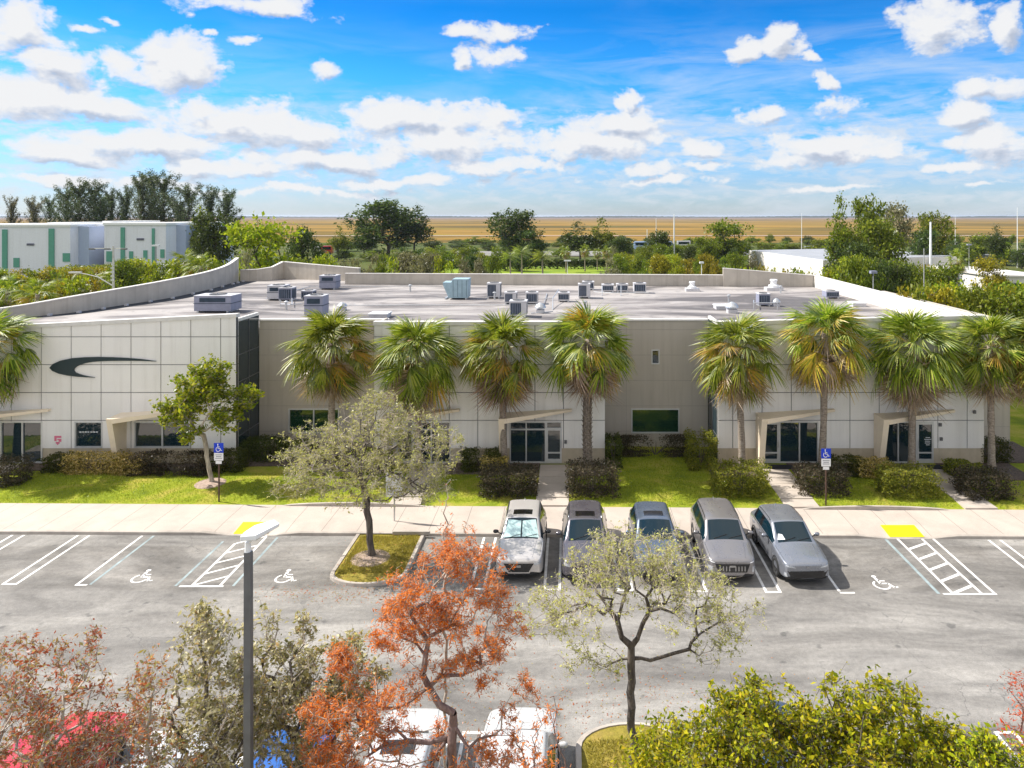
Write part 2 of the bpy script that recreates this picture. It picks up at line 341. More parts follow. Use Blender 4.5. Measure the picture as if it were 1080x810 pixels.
class MB:
    def __init__(s): s.v = []; s.f = []; s.m = []; s.mi = 0
    def add(s, vs, fs):
        b = len(s.v); s.v += [tuple(v) for v in vs]
        for f in fs: s.f.append(tuple(b + i for i in f)); s.m.append(s.mi)
        return s
    def box(s, x0, x1, y0, y1, z0, z1):
        return s.add([(x0, y0, z0), (x1, y0, z0), (x1, y1, z0), (x0, y1, z0), (x0, y0, z1), (x1, y0, z1), (x1, y1, z1), (x0, y1, z1)],
              [(0, 3, 2, 1), (4, 5, 6, 7), (0, 1, 5, 4), (1, 2, 6, 5), (2, 3, 7, 6), (3, 0, 4, 7)])
    def prism(s, poly, z0, z1):
        """poly: xy list anticlockwise"""
        n = len(poly)
        z0 = z0 if isinstance(z0, (list, tuple)) else [z0] * n; z1 = z1 if isinstance(z1, (list, tuple)) else [z1] * n
        vs = [(x, y, z) for (x, y), z in zip(poly, z0)] + [(x, y, z) for (x, y), z in zip(poly, z1)]
        fs = [tuple(range(n))[::-1], tuple(range(n, 2 * n))] + [(i, (i + 1) % n, n + (i + 1) % n, n + i) for i in range(n)]
        return s.add(vs, fs)
    def xzplate(s, poly, y0, y1):
        """poly in x,z extruded from y0 (front) to y1"""
        n = len(poly)
        vs = [(x, y0, z) for x, z in poly] + [(x, y1, z) for x, z in poly]
        return s.add(vs, [tuple(range(n)), tuple(range(n, 2 * n))[::-1]] + [((i + 1) % n, i, n + i, n + (i + 1) % n) for i in range(n)])
    def tube(s, pts, rad, n=8, cap=True):
        pts = [Vector(p) for p in pts]
        rad = rad if isinstance(rad, (list, tuple)) else [rad] * len(pts)
        vs = []; fs = []
        for i, p in enumerate(pts):
            d = (pts[min(i + 1, len(pts) - 1)] - pts[max(i - 1, 0)])
            if d.length < 1e-9: d = Vector((0, 0, 1))
            d.normalize()
            a = d.cross(Vector((0, 0, 1)) if abs(d.z) < 0.95 else Vector((1, 0, 0))).normalized(); b = d.cross(a)
            for k in range(n):
                th = 2 * math.pi * k / n
                vs.append(p + (a * math.cos(th) + b * math.sin(th)) * rad[i])
        for i in range(len(pts) - 1):
            for k in range(n):
                fs.append((i * n + k, i * n + (k + 1) % n, (i + 1) * n + (k + 1) % n, (i + 1) * n + k))
        if cap: fs += [tuple(range(n)), tuple(range((len(pts) - 1) * n, len(pts) * n))[::-1]]
        return s.add(vs, fs)
    def lathe(s, prof, cx=0, cy=0, cz=0, n=20):
        vs = []; fs = []
        for r, z in prof:
            for k in range(n):
                th = 2 * math.pi * k / n; vs.append((cx + r * math.cos(th), cy + r * math.sin(th), cz + z))
        for i in range(len(prof) - 1):
            for k in range(n): fs.append((i * n + k, i * n + (k + 1) % n, (i + 1) * n + (k + 1) % n, (i + 1) * n + k))
        fs += [tuple(range(n))[::-1], tuple(range((len(prof) - 1) * n, len(prof) * n))]
        return s.add(vs, fs)
    def build(s, name, mat, parent=None, smooth=False, bevel=0):
        me = bpy.data.meshes.new(name); me.from_pydata(s.v, [], s.f)
        bm = bmesh.new(); bm.from_mesh(me)
        for f, m in zip(bm.faces, s.m): f.material_index = m
        bmesh.ops.recalc_face_normals(bm, faces=bm.faces)
        if bevel: bmesh.ops.bevel(bm, geom=bm.edges[:], offset=bevel, segments=2, affect='EDGES', profile=0.6)
        if smooth:
            for f in bm.faces: f.smooth = True
        bm.to_mesh(me); bm.free()
        return link(name, me, mat, parent)
def fastmesh(name, V, nper, mats=None, midx=None, smooth=False, faces=None):
    """V (N*nper,3) separate polygons, or shared faces (M,nper)"""
    me = bpy.data.meshes.new(name)
    V = np.asarray(V, dtype=np.float32)
    if faces is None: idx = np.arange(len(V), dtype=np.int32)
    else: idx = np.asarray(faces, dtype=np.int32).ravel()
    nf = len(idx) // nper
    me.vertices.add(len(V)); me.vertices.foreach_set('co', V.ravel())
    me.loops.add(len(idx)); me.loops.foreach_set('vertex_index', idx)
    me.polygons.add(nf); me.polygons.foreach_set('loop_start', np.arange(0, nf * nper, nper, dtype=np.int32))
    if midx is not None: me.polygons.foreach_set('material_index', np.asarray(midx, dtype=np.int32))
    if smooth: me.polygons.foreach_set('use_smooth', np.ones(nf, dtype=bool))
    me.update(calc_edges=True); me.validate()
    for mm in mats or []: me.materials.append(MATS[mm])
    return me
# ------------------------------------------------------------------ plants
def unit(v): return v / np.maximum(1e-9, np.linalg.norm(v, axis=-1, keepdims=True))
def leaves(pos, size, rng, aspect=0.5, upbias=0.4, jitter=0.35, drop=0.0):
    """one folded rhombus per position"""
    n = len(pos); d = unit(rng.normal(size=(n, 3)) * [1, 1, 0.7] + [0, 0, -drop])
    nr = unit(rng.normal(size=(n, 3)) + [0, 0, upbias * 2])
    s = unit(np.cross(d, nr)); nr = np.cross(s, d)
    L = (size * (1 + jitter * rng.normal(size=n)).clip(0.5, 1.7))[:, None]
    a = pos - d * L * 0.5; b = pos + d * L * 0.5
    w = L * aspect * 0.5
    V = np.stack([a, pos + s * w + nr * L * 0.08, b, pos - s * w + nr * L * 0.08], 1)
    return V.reshape(-1, 3)
def blobpts(blobs, n, rng, shell=0.5):
    w = np.array([b[6] if len(b) > 6 else b[3] * b[4] * b[5] for b in blobs]); w = w / w.sum()
    k = rng.choice(len(blobs), n, p=w); B = np.array([b[:6] for b in blobs])[k]
    u = unit(rng.normal(size=(n, 3))); r = rng.random(n)[:, None] ** (1 / 3 * shell * 2)
    return B[:, :3] + u * r * B[:, 3:6]
def grow(att, base, fork, rng, seg=0.5, wig=0.12, r0=0.15, rt=0.012, alpha=0.35, stem_pts=None):
    """attach every attractor to the nearest skeleton node: returns nodes, parents, radii"""
    base = np.array(base, float); fork = np.array(fork, float)
    N = [base]; P = [-1]; D = [0.0]
    ns = max(3, int(np.linalg.norm(fork - base) / seg))
    for i in range(1, ns + 1):
        t = i / ns; p = base + (fork - base) * t
        if i < ns: p = p + rng.normal(size=3) * min(wig, .1) * 0.28 * [1, 1, 0]
        N.append(p); P.append(len(N) - 2); D.append(D[-1] + np.linalg.norm(N[-1] - N[-2]))
    nfork = max(2, ns - 1)
    att = att[np.argsort(np.linalg.norm(att - fork, axis=1))]
    arr = np.zeros((len(att) * 12 + 50, 3)); dd = np.zeros(len(arr)); cnt = len(N)
    arr[:cnt] = N; dd[:cnt] = D; tips = []
    for a in att:
        c = np.linalg.norm(arr[nfork:cnt] - a, axis=1) + alpha * dd[nfork:cnt] 
        c = c + np.where(arr[nfork:cnt, 2] > a[2] + 0.3, 0.6, 0)
        j = nfork + int(np.argmin(c)); p0 = arr[j]; L = np.linalg.norm(a - p0)
        k = max(1, int(L / seg)); prev = j
        if cnt + k >= len(arr): break
        bow = np.array([0, 0, -0.10 * L]) + rng.normal(size=3) * 0.05 * L
        for i in range(1, k + 1):
            t = i / k; p = p0 + (a - p0) * t + bow * 4 * t * (1 - t)
            if i < k: p = p + rng.normal(size=3) * wig * seg
            arr[cnt] = p; P.append(prev); dd[cnt] = dd[prev] + np.linalg.norm(p - arr[prev]); prev = cnt; cnt += 1
        tips.append(prev)
    W = np.zeros(cnt)
    for tnode in tips: W[tnode] += 1
    for i in range(cnt - 1, 0, -1): W[P[i]] += W[i]
    rad = rt * np.maximum(W, 1) ** 0.5; k = r0 / max(rad[0], 1e-6)
    rad = rt * np.maximum(W, 1) ** (math.log(max(r0 / rt, 1.01)) / math.log(max(W[0], 2)))
    return arr[:cnt], np.array(P), rad, np.array(tips)
def branchmesh(name, N, P, rad, mat, minr=0.0, flare=True):
    V = []; Fc = []; b = 0; MI = []
    mats = mat if isinstance(mat, tuple) else (mat, mat)
    idx = np.arange(1, len(N))
    a = N[P[idx]]; c = N[idx]; ra = np.minimum(rad[P[idx]], rad[idx] * 1.35); rb = rad[idx]
    stem = P[idx] < 3
    d = unit(c - a); up = np.where(np.abs(d[:, 2:3]) < 0.9, [[0, 0, 1.0]], [[1.0, 0, 0]])
    s = unit(np.cross(d, up)); t = np.cross(d, s)
    if flare: ra = np.where(idx == 1, ra * 1.35, ra)
    rmax = np.maximum(ra, rb)
    out = []
    for n, sel in ((3, rmax < 0.02), (5, (rmax >= 0.02) & (rmax < 0.07)), (9, rmax >= 0.07)):
        if not sel.any(): continue
        k = sel.sum(); ang = np.arange(n) * 2 * np.pi / n
        ring = np.cos(ang)[None, :, None] * s[sel][:, None] + np.sin(ang)[None, :, None] * t[sel][:, None]
        A = a[sel][:, None] + ring * ra[sel][:, None, None] - d[sel][:, None] * rb[sel][:, None, None] * 0.3
        B = c[sel][:, None] + ring * rb[sel][:, None, None]
        VV = np.concatenate([A, B], 1).reshape(-1, 3)
        i0 = (np.arange(k) * 2 * n)[:, None]; j = np.arange(n); j2 = (j + 1) % n
        q = np.stack([i0 + j, i0 + j2, i0 + n + j2, i0 + n + j], -1).reshape(-1, 4) + b
        V.append(VV); Fc.append(q); b += len(VV); MI.append(np.full(len(q), 0 if n > 3 else 1))
    return fastmesh(name, np.concatenate(V), 4, list(mats), np.concatenate(MI), smooth=True, faces=np.concatenate(Fc))
def treemesh(seed, base, fork, blobs, natt, nleaf, lsize, leaf, bark, r0, seg=0.45, spread=0.28, aspect=0.5, shell=0.7,
             rt=0.009, wig=0.12, alpha=0.35, drop=0.0, upbias=0.4, along=0.35, twigs=0):
    rng = np.random.default_rng(seed)
    att = blobpts(blobs, natt, rng, shell)
    N, P, rad, tips = grow(att, base, fork, rng, seg, wig, r0, rt, alpha)
    # leaves gather round tips and thin twigs, in clumps
    thin = np.where(rad < rt * 3.0)[0]; thin = thin[thin > 3]
    src = np.concatenate([rng.choice(tips, int(nleaf * (1 - along))), rng.choice(thin if len(thin) else tips, nleaf - int(nleaf * (1 - along)))])
    cell = np.floor(N / (spread * 3.2) + 50).astype(int); dens = np.abs(np.sin(cell @ np.array([12.9898, 78.233, 37.719])) * 43758.5453) % 1; keep = (.12 + .88 * dens[src] ** 1.3) > rng.random(len(src)) * 0.75
    src = src[keep]
    pos = N[src] + rng.normal(size=(len(src), 3)) * spread * [1, 1, 0.8]
    if not twigs: me_l = fastmesh('crown', leaves(pos, lsize, rng, aspect, upbias, drop=drop), 4, [leaf])
    if twigs:
        tsrc = np.concatenate([tips, thin]); w_ = (.08 + dens[tsrc] ** 1.6); src = rng.choice(tsrc, twigs, p=w_ / w_.sum()); p0 = N[src]; nleaf = len(pos)
        d = unit(rng.normal(size=(twigs, 3)) + [0, 0, 0.3]); L = rng.uniform(0.3, 1.1, twigs)[:, None] * spread * 2.2
        n0 = len(N); m1 = p0 + d * L * 0.5 + rng.normal(size=(twigs, 3)) * spread * .25; m2 = p0 + d * L + rng.normal(size=(twigs, 3)) * spread * .4 - [0, 0, spread * .3]; N = np.concatenate([N, m1, m2])
        q = rng.integers(0, twigs, nleaf); f = rng.random(nleaf)[:, None] * 2; lp = np.where(f < 1, p0[q] + (m1[q] - p0[q]) * f, m1[q] + (m2[q] - m1[q]) * (f - 1)) + rng.normal(size=(nleaf, 3)) * lsize * .45
        me_l = fastmesh('crown', leaves(lp, lsize, rng, aspect, upbias, drop=drop), 4, [leaf])
        P = np.concatenate([P, src, np.arange(n0, n0 + twigs)]); rad = np.concatenate([rad, np.full(twigs, rt * 0.7), np.full(twigs, rt * 0.45)])
    return branchmesh('trunk', N, P, rad, bark), me_l
def place_tree(name, loc, meshes, label, cat='tree', group=None, rz=0, sc=None):
    e = empty(name, loc, label, cat, group, rz, sc)
    for me, nm in zip(meshes, ('trunk', 'crown', 'dead_fronds')):
        if me is not None: link(nm, me, None, e)
    return e

def fan_frond(rng, L, fan, droop, nl=26):
    """returns quads of one fan leaf along +X from origin, z up. petiole length L, blade radius fan"""
    V = []
    # petiole
    w = 0.018
    pts = []
    for i in range(5):
        t = i / 4; pts.append(np.array([L * t, 0, -droop * 0.25 * (L * t) ** 2]))
    for i in range(4):
        a, b = pts[i], pts[i + 1]
        V += [a + [0, -w, 0], a + [0, w, 0], b + [0, w, 0], b + [0, -w, 0]]
    hub = pts[-1]; pitch = math.atan2(-droop * 0.5 * L, 1)
    fold = rng.uniform(0.15, 0.5)
    for k in range(nl):
        th = -2.05 + 4.1 * (k + 0.5) / nl + rng.normal() * 0.04
        ln = fan * (1 - 0.22 * abs(th / 2.05) ** 2) * rng.uniform(0.85, 1.08)
        d = np.array([math.cos(th), math.sin(th), 0]); sd = np.array([-math.sin(th), math.cos(th), 0])
        prev = None; w0 = 0.012; 
        sagk = droop * rng.uniform(0.7, 1.5)
        for i, (t, ww) in enumerate(((0.0, 0.012), (0.42, 0.034 * fan), (0.75, 0.024 * fan), (1.0, 0.003))):
            r = ln * t
            z = -sagk * 0.55 * r * r / max(fan, 0.1) - fold * abs(math.sin(th)) * r * (1 - t * 0.3)
            c = hub + d * r * (1 - 0.12 * sagk * t) + np.array([0, 0, z + math.tan(pitch) * r * math.cos(th) * 0.6])
            l, rr = c - sd * ww, c + sd * ww
            if prev is not None: V += [prev[0], prev[1], rr, l]
            prev = (l, rr)
    return np.array(V)
def rotm(az, pitch):
    ca, sa, cp, sp = math.cos(az), math.sin(az), math.cos(pitch), math.sin(pitch)
    return np.array([[ca * cp, -sa, -ca * sp], [sa * cp, ca, -sa * sp], [sp, 0, cp]])
def palm_meshes(seed, h, rc=2.2, boots=False, yellow=0.0, skirt=1.0, nfr=104, lean=(0, 0), stiff=1.0):
    rng = np.random.default_rng(seed); G = []; Y = []; Dd = []
    top = np.array([lean[0], lean[1], h])
    for i in range(nfr):
        u = (i + rng.random()) / nfr           # 0 newest (up) .. 1 oldest (down)
        pitch = R(84) - R(150) * u ** 1.0 + rng.normal() * 0.16
        az = i * 2.39996 + rng.normal() * 0.2
        L = rc * rng.uniform(0.34, 0.60) * (0.8 + 0.2 * math.sin(math.pi * u)); fan = rc * rng.uniform(0.33, 0.42)
        q = fan_frond(rng, L, fan, stiff * (.8 + 1.0 * u), 24)
        rl = rng.normal() * .45; cr, sr = math.cos(rl), math.sin(rl); q = q @ np.array([[1, 0, 0], [0, cr, -sr], [0, sr, cr]]).T
        q = q @ rotm(az, pitch).T + top + [0, 0, -0.35 * u]
        dead = u > 0.77 - 0.12 * (skirt - 1) + rng.normal() * 0.05
        if dead: Dd.append(q)
        elif rng.random() < yellow * min(1, u * 1.8) or (u > 0.62 and rng.random() < 0.28): Y.append(q)
        else: G.append(q)
    for i in range(int(34 * skirt)):               # hanging dead leaves
        az = rng.random() * 6.283; q = fan_frond(rng, rc * rng.uniform(.25, .42), rc * rng.uniform(0.36, 0.52), 1.6, 20)
        q[:, 1] *= 0.55
        q = q @ rotm(az, R(-66) + rng.normal() * 0.2).T + top + [0, 0, -0.30 - 0.4 * rng.random()]
        Dd.append(q)
    gq = np.concatenate(G); yq = np.concatenate(Y) if Y else np.zeros((0, 3))
    crown = fastmesh('crown', np.concatenate([gq, yq]), 4, ['palm_green', 'palm_yellow'], np.concatenate([np.zeros(len(gq) // 4), np.ones(len(yq) // 4)]))
    dead = fastmesh('dead_fronds', np.concatenate(Dd), 4, ['palm_dead'])
    # leaf blades of one frond touch nothing: random colour per island gives every blade segment its own tone
    t = MB(); pts = []; rad = []
    n = 14
    for i in range(n + 1):
        u = i / n; pts.append((lean[0] * u ** 1.5 + 0.04 * math.sin(u * 5 + seed), lean[1] * u ** 1.5, h * u - (0.1 if i == 0 else 0)))
        r = 0.17 + 0.07 * math.exp(-u * 9) + 0.012 * math.sin(i * 2.3)
        if boots: r += 0.02
        rad.append(r)
    t.tube(pts, rad, 14)
    if boots:                                      # crossed leaf bases on the trunk
        for j in range(int(h / 0.13)):
            for k in range(5):
                a = k * 1.2566 + j * 0.6283 + rng.normal() * 0.05; z = 0.35 + j * 0.13 + rng.normal() * 0.01
                if z > h - 0.2: continue
                u = z / h; cx = lean[0] * u ** 1.5 + 0.04 * math.sin(u * 5 + seed); cy = lean[1] * u ** 1.5
                dx, dy = math.cos(a), math.sin(a); tx, ty = -dy, dx
                r0, r1 = 0.17, 0.30
                for sgn in (-1, 1):
                    c0 = (cx + dx * r0 + tx * sgn * 0.09, cy + dy * r0 + ty * sgn * 0.09, z); c1 = (cx + dx * r1, cy + dy * r1, z + 0.22)
                    t.tube([c0, c1], [0.028, 0.012], 4)
    o = t.build('trunk', ['palm_bark'], None, smooth=True); me = o.data; bpy.data.objects.remove(o)
    return me, crown, dead

def shrub(loc, dims, n, size, leaf, label, name='shrub', cat='shrub', group='shrubs in the planting beds', seed=0, box=0.0, aspect=0.55):
    """dims = half widths x,y and height; leaves over a lumpy shell, twigs inside"""
    rng = np.random.default_rng(seed + 77); hx, hy, hz = dims
    n = int(n)
    u = unit(rng.normal(size=(n, 3)))
    if box: u = np.sign(u) * np.abs(u) ** (1 - box); u = u / np.maximum(np.abs(u).max(1, keepdims=True), 0.75) 
    lump = 1 + 0.13 * np.sin(u[:, 0] * 7 + seed) * np.sin(u[:, 1] * 6 + 1.3 * seed) + 0.08 * np.sin(u[:, 2] * 9 + seed)
    r = (0.72 + 0.32 * rng.random(n) ** 0.6) * lump
    p = u * r[:, None] * [hx, hy, hz * 0.52]; p[:, 2] = np.maximum(p[:, 2] + hz * 0.5, 0.03)
    me = fastmesh('foliage', leaves(p, size, rng, aspect, 0.5), 4, [leaf])
    e = empty(name, loc, label, cat, group)
    link('foliage', me, None, e)
    s = MB()
    for k in range(9):
        a = rng.random() * 6.28; q = rng.uniform(0.2, 0.6)
        s.tube([(0, 0, -0.05), (hx * q * .5 * math.cos(a), hy * q * .5 * math.sin(a), hz * .35), (hx * q * math.cos(a), hy * q * math.sin(a), hz * .75)], [0.02, 0.015, 0.006], 5)
    s.build('stem', 'oak_bark', e)
    return e
# ------------------------------------------------------------------ cars (nose towards -Y, origin on the ground at the middle)
def car(name, loc, rz, label, paintm, L=4.6, W=1.84, H=1.68, hood=0.98, cowl=1.15, wst=1.95, rend=3.95, rbase=4.4, group=None,
        grille='hex', rails=False, sunroof=False, blackroof=False, shade=False, rim='rim', style='suv', wb=2.7, face=0):
    e = empty(name, loc, label, 'car', group, rz)
    w = W / 2; belt = hood + 0.06; h2 = -L / 2
    S = [  # y, w, zb, mid, sh, (belt z, w), (edge z, w), (inner z, w), (mid z, w), top
        (0.00, .70, .34, .48, .66, hood - .25, .64, hood - .22, .57, hood - .20, .50, hood - .19, .30, hood - .18),
        (0.05, .86, .25, .49, .70, hood - .17, .80, hood - .14, .68, hood - .12, .58, hood - .11, .34, hood - .10),
        (0.20, .955, .21, .51, .76, hood - .11, .90, hood - .08, .77, hood - .06, .67, hood - .05, .38, hood - .04),
        (0.60, 1.0, .21, .52, hood - .17, hood - .06, .94, hood - .03, .82, hood - .01, .70, hood + .00, .40, hood + .01),
        (cowl - .10, 1.0, .21, .55, hood - .10, hood + .01, .96, hood + .04, .86, hood + .06, .76, hood + .09, .42, hood + .10),
        (cowl, 1.0, .21, .55, hood - .08, hood + .03, .955, hood + .07, .85, hood + .08, .77, hood + .11, .42, hood + .12),
        (wst, 1.0, .21, .56, hood - .05, belt, .95, H - .10, .755, H - .055, .685, H - .03, .36, H - .02),
        (wst + .10, 1.0, .21, .56, hood - .05, belt, .95, H - .08, .75, H - .03, .68, H - .01, .36, H),
        (cowl + 1.60, 1.0, .21, .56, hood - .04, belt + .01, .95, H - .075, .745, H - .025, .675, H, .36, H + .01),
        (cowl + 1.68, 1.0, .21, .56, hood - .04, belt + .01, .95, H - .075, .745, H - .025, .675, H, .36, H + .01),
        (cowl + 2.42, 1.0, .21, .57, hood - .03, belt + .04, .945, H - .085, .735, H - .035, .66, H - .01, .36, H),
        (cowl + 2.50, 1.0, .21, .57, hood - .03, belt + .05, .945, H - .09, .73, H - .04, .655, H - .015, .36, H - .005),
        (rend, 1.0, .22, .58, hood - .01, belt + .10, .93, H - .13, .70, H - .07, .62, H - .05, .34, H - .04),
        (rbase, .98, .24, .58, hood - .02, belt + .05, .88, belt + .10, .78, belt + .11, .66, belt + .12, .36, belt + .13),
        (L - .10, .93, .28, .58, hood - .10, hood - .02, .84, hood + .01, .74, hood + .02, .60, hood + .03, .34, hood + .04),
        (L, .80, .38, .58, .76, .84, .74, .87, .64, .88, .52, .89, .30, .90)]
    bm = bmesh.new(); rings = []
    for (y, ws, zb, zm, zs, b, wb_, ed, we, inn, wi, mz, wm, tp) in S:
        half = [(0, zb), (w * ws * .86, zb), (w * ws, zb + .12), (w * ws, zm), (w * ws * .985, zs), (w * wb_, b), (w * we, ed), (w * wi, inn), (w * wm, mz)]
        r = half + [(0, tp)] + [(-x, z) for x, z in half[:0:-1]]
        rings.append([bm.verts.new((x, y + h2, z)) for x, z in r])
    n = 18
    def cell(i, j):
        jj = j if j < 9 else 17 - j
        if jj <= 1: return 4
        if jj == 5 and 5 <= i <= 11: return 5 if i in (8, 10) else 2
        if jj >= 7 and i == 5: return 1
        if jj >= 7 and i == 12: return 3
        if blackroof and jj >= 7 and 6 <= i <= 11: return 5
        return 0
    for i in range(len(S) - 1):
        for j in range(n):
            f = bm.faces.new((rings[i][j], rings[i][(j + 1) % n], rings[i + 1][(j + 1) % n], rings[i + 1][j])); f.material_index = cell(i, j)
    for ri in (0, -1):
        r = rings[ri]
        for j in range(0, 9):
            a, b, c, d = r[j], r[j + 1], r[(17 - j) % 18], r[(18 - j) % 18]
            vs = []
            for q in (a, b, c, d):
                if q not in vs: vs.append(q)
            if len(vs) >= 3: bm.faces.new(vs)
    bmesh.ops.recalc_face_normals(bm, faces=bm.faces)
    cr = bm.edges.layers.float.get('crease_edge') or bm.edges.layers.float.new('crease_edge')
    for i, r in enumerate(rings):                       # keep glass borders and the beltline crisp
        for j in (5, 13): 
            if i < len(rings) - 1:
                ed = bm.edges.get((r[j], rings[i + 1][j])); ed[cr] = 0.45
        for j in (2, 16):
            if i < len(rings) - 1: bm.edges.get((r[j], rings[i + 1][j]))[cr] = 0.3
        if i in (5, 6, 12, 13):
            for j in range(6, 12):
                bm.edges.get((r[j], r[j + 1]))[cr] = 0.7
    me = bpy.data.meshes.new('tmp'); bm.to_mesh(me); bm.free()
    o = bpy.data.objects.new('tmp', me); C.objects.link(o)
    md = o.modifiers.new('s', 'SUBSURF'); md.levels = 2; md.render_levels = 2
    ev = o.evaluated_get(bpy.context.evaluated_depsgraph_get()); em = bpy.data.meshes.new_from_object(ev)
    bpy.data.objects.remove(o)
    bm = bmesh.new(); bm.from_mesh(em); bvh = BVHTree.FromBMesh(bm)
    def part(nm, mat, test):
        b2 = bm.copy(); bmesh.ops.delete(b2, geom=[f for f in b2.faces if not test(f)], context='FACES')
        if not b2.faces: b2.free(); return
        for f in b2.faces: f.smooth = True; f.material_index = 0
        m2 = bpy.data.meshes.new(nm); b2.to_mesh(m2); b2.free()
        return link(nm, m2, mat, e)
    body = part('body', paintm, lambda f: f.material_index == 0)
    part('windscreen', 'car_glass', lambda f: f.material_index == 1)
    part('side_window', 'car_glass', lambda f: f.material_index == 2 and f.calc_center_median().x > 0)
    part('side_window', 'car_glass', lambda f: f.material_index == 2 and f.calc_center_median().x < 0)
    part('rear_window', 'car_glass', lambda f: f.material_index == 3)
    part('sill', 'black_trim', lambda f: f.material_index == 4)
    for sg in (-1, 1):
        for (ya, yb) in ((0, cowl + 2.0), (cowl + 2.0, 9)):
            part('pillar_trim', 'gloss_black', lambda f: f.material_index == 5 and f.calc_center_median().x * sg > 0 and ya < f.calc_center_median().y - h2 < yb)
    def decal(nm, mat, poly, d, nu=8, nv=4, off=0.008, par=e, th=0.02):
        """poly: 4 corners in the plane seen along d ('f' x,z from the front; 't' x,y from the top; 's+','s-' y,z from the sides; 'b' rear)"""
        P0 = [Vector(p) for p in poly]; G = []
        for v in range(nv + 1):
            for u in range(nu + 1):
                s_, t_ = u / nu, v / nv
                q = (P0[0] * (1 - s_) + P0[1] * s_) * (1 - t_) + (P0[3] * (1 - s_) + P0[2] * s_) * t_
                if d == 'f': org, dr = Vector((q.x, -5, q.y)), Vector((0, 1, 0))
                elif d == 'b': org, dr = Vector((q.x, 5, q.y)), Vector((0, -1, 0))
                elif d == 't': org, dr = Vector((q.x, q.y, 5)), Vector((0, 0, -1))
                elif d == 's+': org, dr = Vector((5, q.x, q.y)), Vector((-1, 0, 0))
                else: org, dr = Vector((-5, q.x, q.y)), Vector((1, 0, 0))
                hit = bvh.ray_cast(org, dr)
                p = hit[0] if hit[0] is not None else bvh.find_nearest(org + dr * (5 - L / 2 if d in 'fb' else 4))[0]
                G.append((p, dr))
        vs = [p - dr * off for p, dr in G] + [p + dr * th for p, dr in G]; N0 = len(G); fs = []
        k = nu + 1
        for v in range(nv):
            for u in range(nu):
                a = v * k + u; fs.append((a, a + 1, a + k + 1, a + k)); fs.append((N0 + a, N0 + a + k, N0 + a + k + 1, N0 + a + 1))
        rim_ = [u for u in range(k)] + [v * k + nu for v in range(1, nv + 1)] + [nv * k + u for u in range(nu - 1, -1, -1)] + [v * k for v in range(nv - 1, 0, -1)]
        for a, b in zip(rim_, rim_[1:] + rim_[:1]): fs.append((a, N0 + a, N0 + b, b))
        m = MB(); m.add(vs, fs); return m.build(nm, mat, par, smooth=False)
    gw = w * .62
    if grille == 'hex':
        g = decal('grille', 'gloss_black', [(-gw * .66, .42), (gw * .66, .42), (gw, hood - .24), (-gw, hood - .24)], 'f')
        decal('emblem', 'chrome', [(-.08, .59), (.08, .59), (.08, .68), (-.08, .68)], 'f', 2, 2, .016, g)
        decal('intake', 'black_trim', [(-w * .70, .27), (w * .70, .27), (w * .62, .37), (-w * .62, .37)], 'f')
        for sx in (-1, 1): decal('headlight', 'lamp_lens', [(sx * w * .64, hood - .31), (sx * w * .92, hood - .28), (sx * w * .90, hood - .19), (sx * w * .62, hood - .23)], 'f', 6, 3, .012)
    elif grille == 'wide':
        g = decal('grille', 'gloss_black', [(-gw * .92, .47), (gw * .92, .47), (gw * 1.1, .78), (-gw * 1.1, .78)], 'f')
        decal('emblem', 'chrome', [(-.11, .66), (.11, .66), (.11, .73), (-.11, .73)], 'f', 2, 2, .016, g)
        for k in range(-4, 5):
            if k: decal('grille_bar', 'chrome', [(k * .115 - .018, .52), (k * .115 + .018, .52), (k * .115 + .018, .70), (k * .115 - .018, .70)], 'f', 1, 2, .014, g)
        decal('intake', 'black_trim', [(-w * .60, .27), (w * .60, .27), (w * .66, .35), (-w * .66, .35)], 'f')
        for sx in (-1, 1):
            decal('headlight', 'lamp_lens', [(sx * w * .76, .48), (sx * w * .94, .50), (sx * w * .94, .68), (sx * w * .78, .68)], 'f', 4, 3, .012)
            decal('running_light', 'white_plastic', [(sx * w * .70, .815), (sx * w * .92, .845), (sx * w * .92, .87), (sx * w * .70, .83)], 'f', 4, 1, .012)
    else:
        g = decal('grille', 'gloss_black', [(-w * .66, .34), (w * .66, .34), (w * .82, .60), (-w * .82, .60)], 'f')
        decal('emblem', 'chrome', [(-.06, .72), (.06, .72), (.06, .755), (-.06, .755)], 'f', 2, 1, .016, body)
        decal('trim_strip', 'chrome', [(-w * .5, .28), (w * .5, .28), (w * .45, .305), (-w * .45, .305)], 'f', 6, 1, .02)
        for sx in (-1, 1):
            decal('headlight', 'lamp_lens', [(sx * w * .50, hood - .27), (sx * w * .93, hood - .22), (sx * w * .92, hood - .17), (sx * w * .50, hood - .24)], 'f', 6, 2, .012)
            decal('fog_light', 'lamp_lens', [(sx * w * .80, .38), (sx * w * .92, .40), (sx * w * .92, .52), (sx * w * .86, .52)], 'f', 3, 3, .012)
    for sx in (-1, 1):
        decal('tail_light', 'tail_lens', [(sx * w * .55, .80), (sx * w * .90, .80), (sx * w * .88, .90), (sx * w * .55, .88)], 'b', 5, 2, .012)
    decal('number_plate', 'white_plastic', [(-.16, .60), (.16, .60), (.16, .74), (-.16, .74)], 'b', 2, 1, .012)
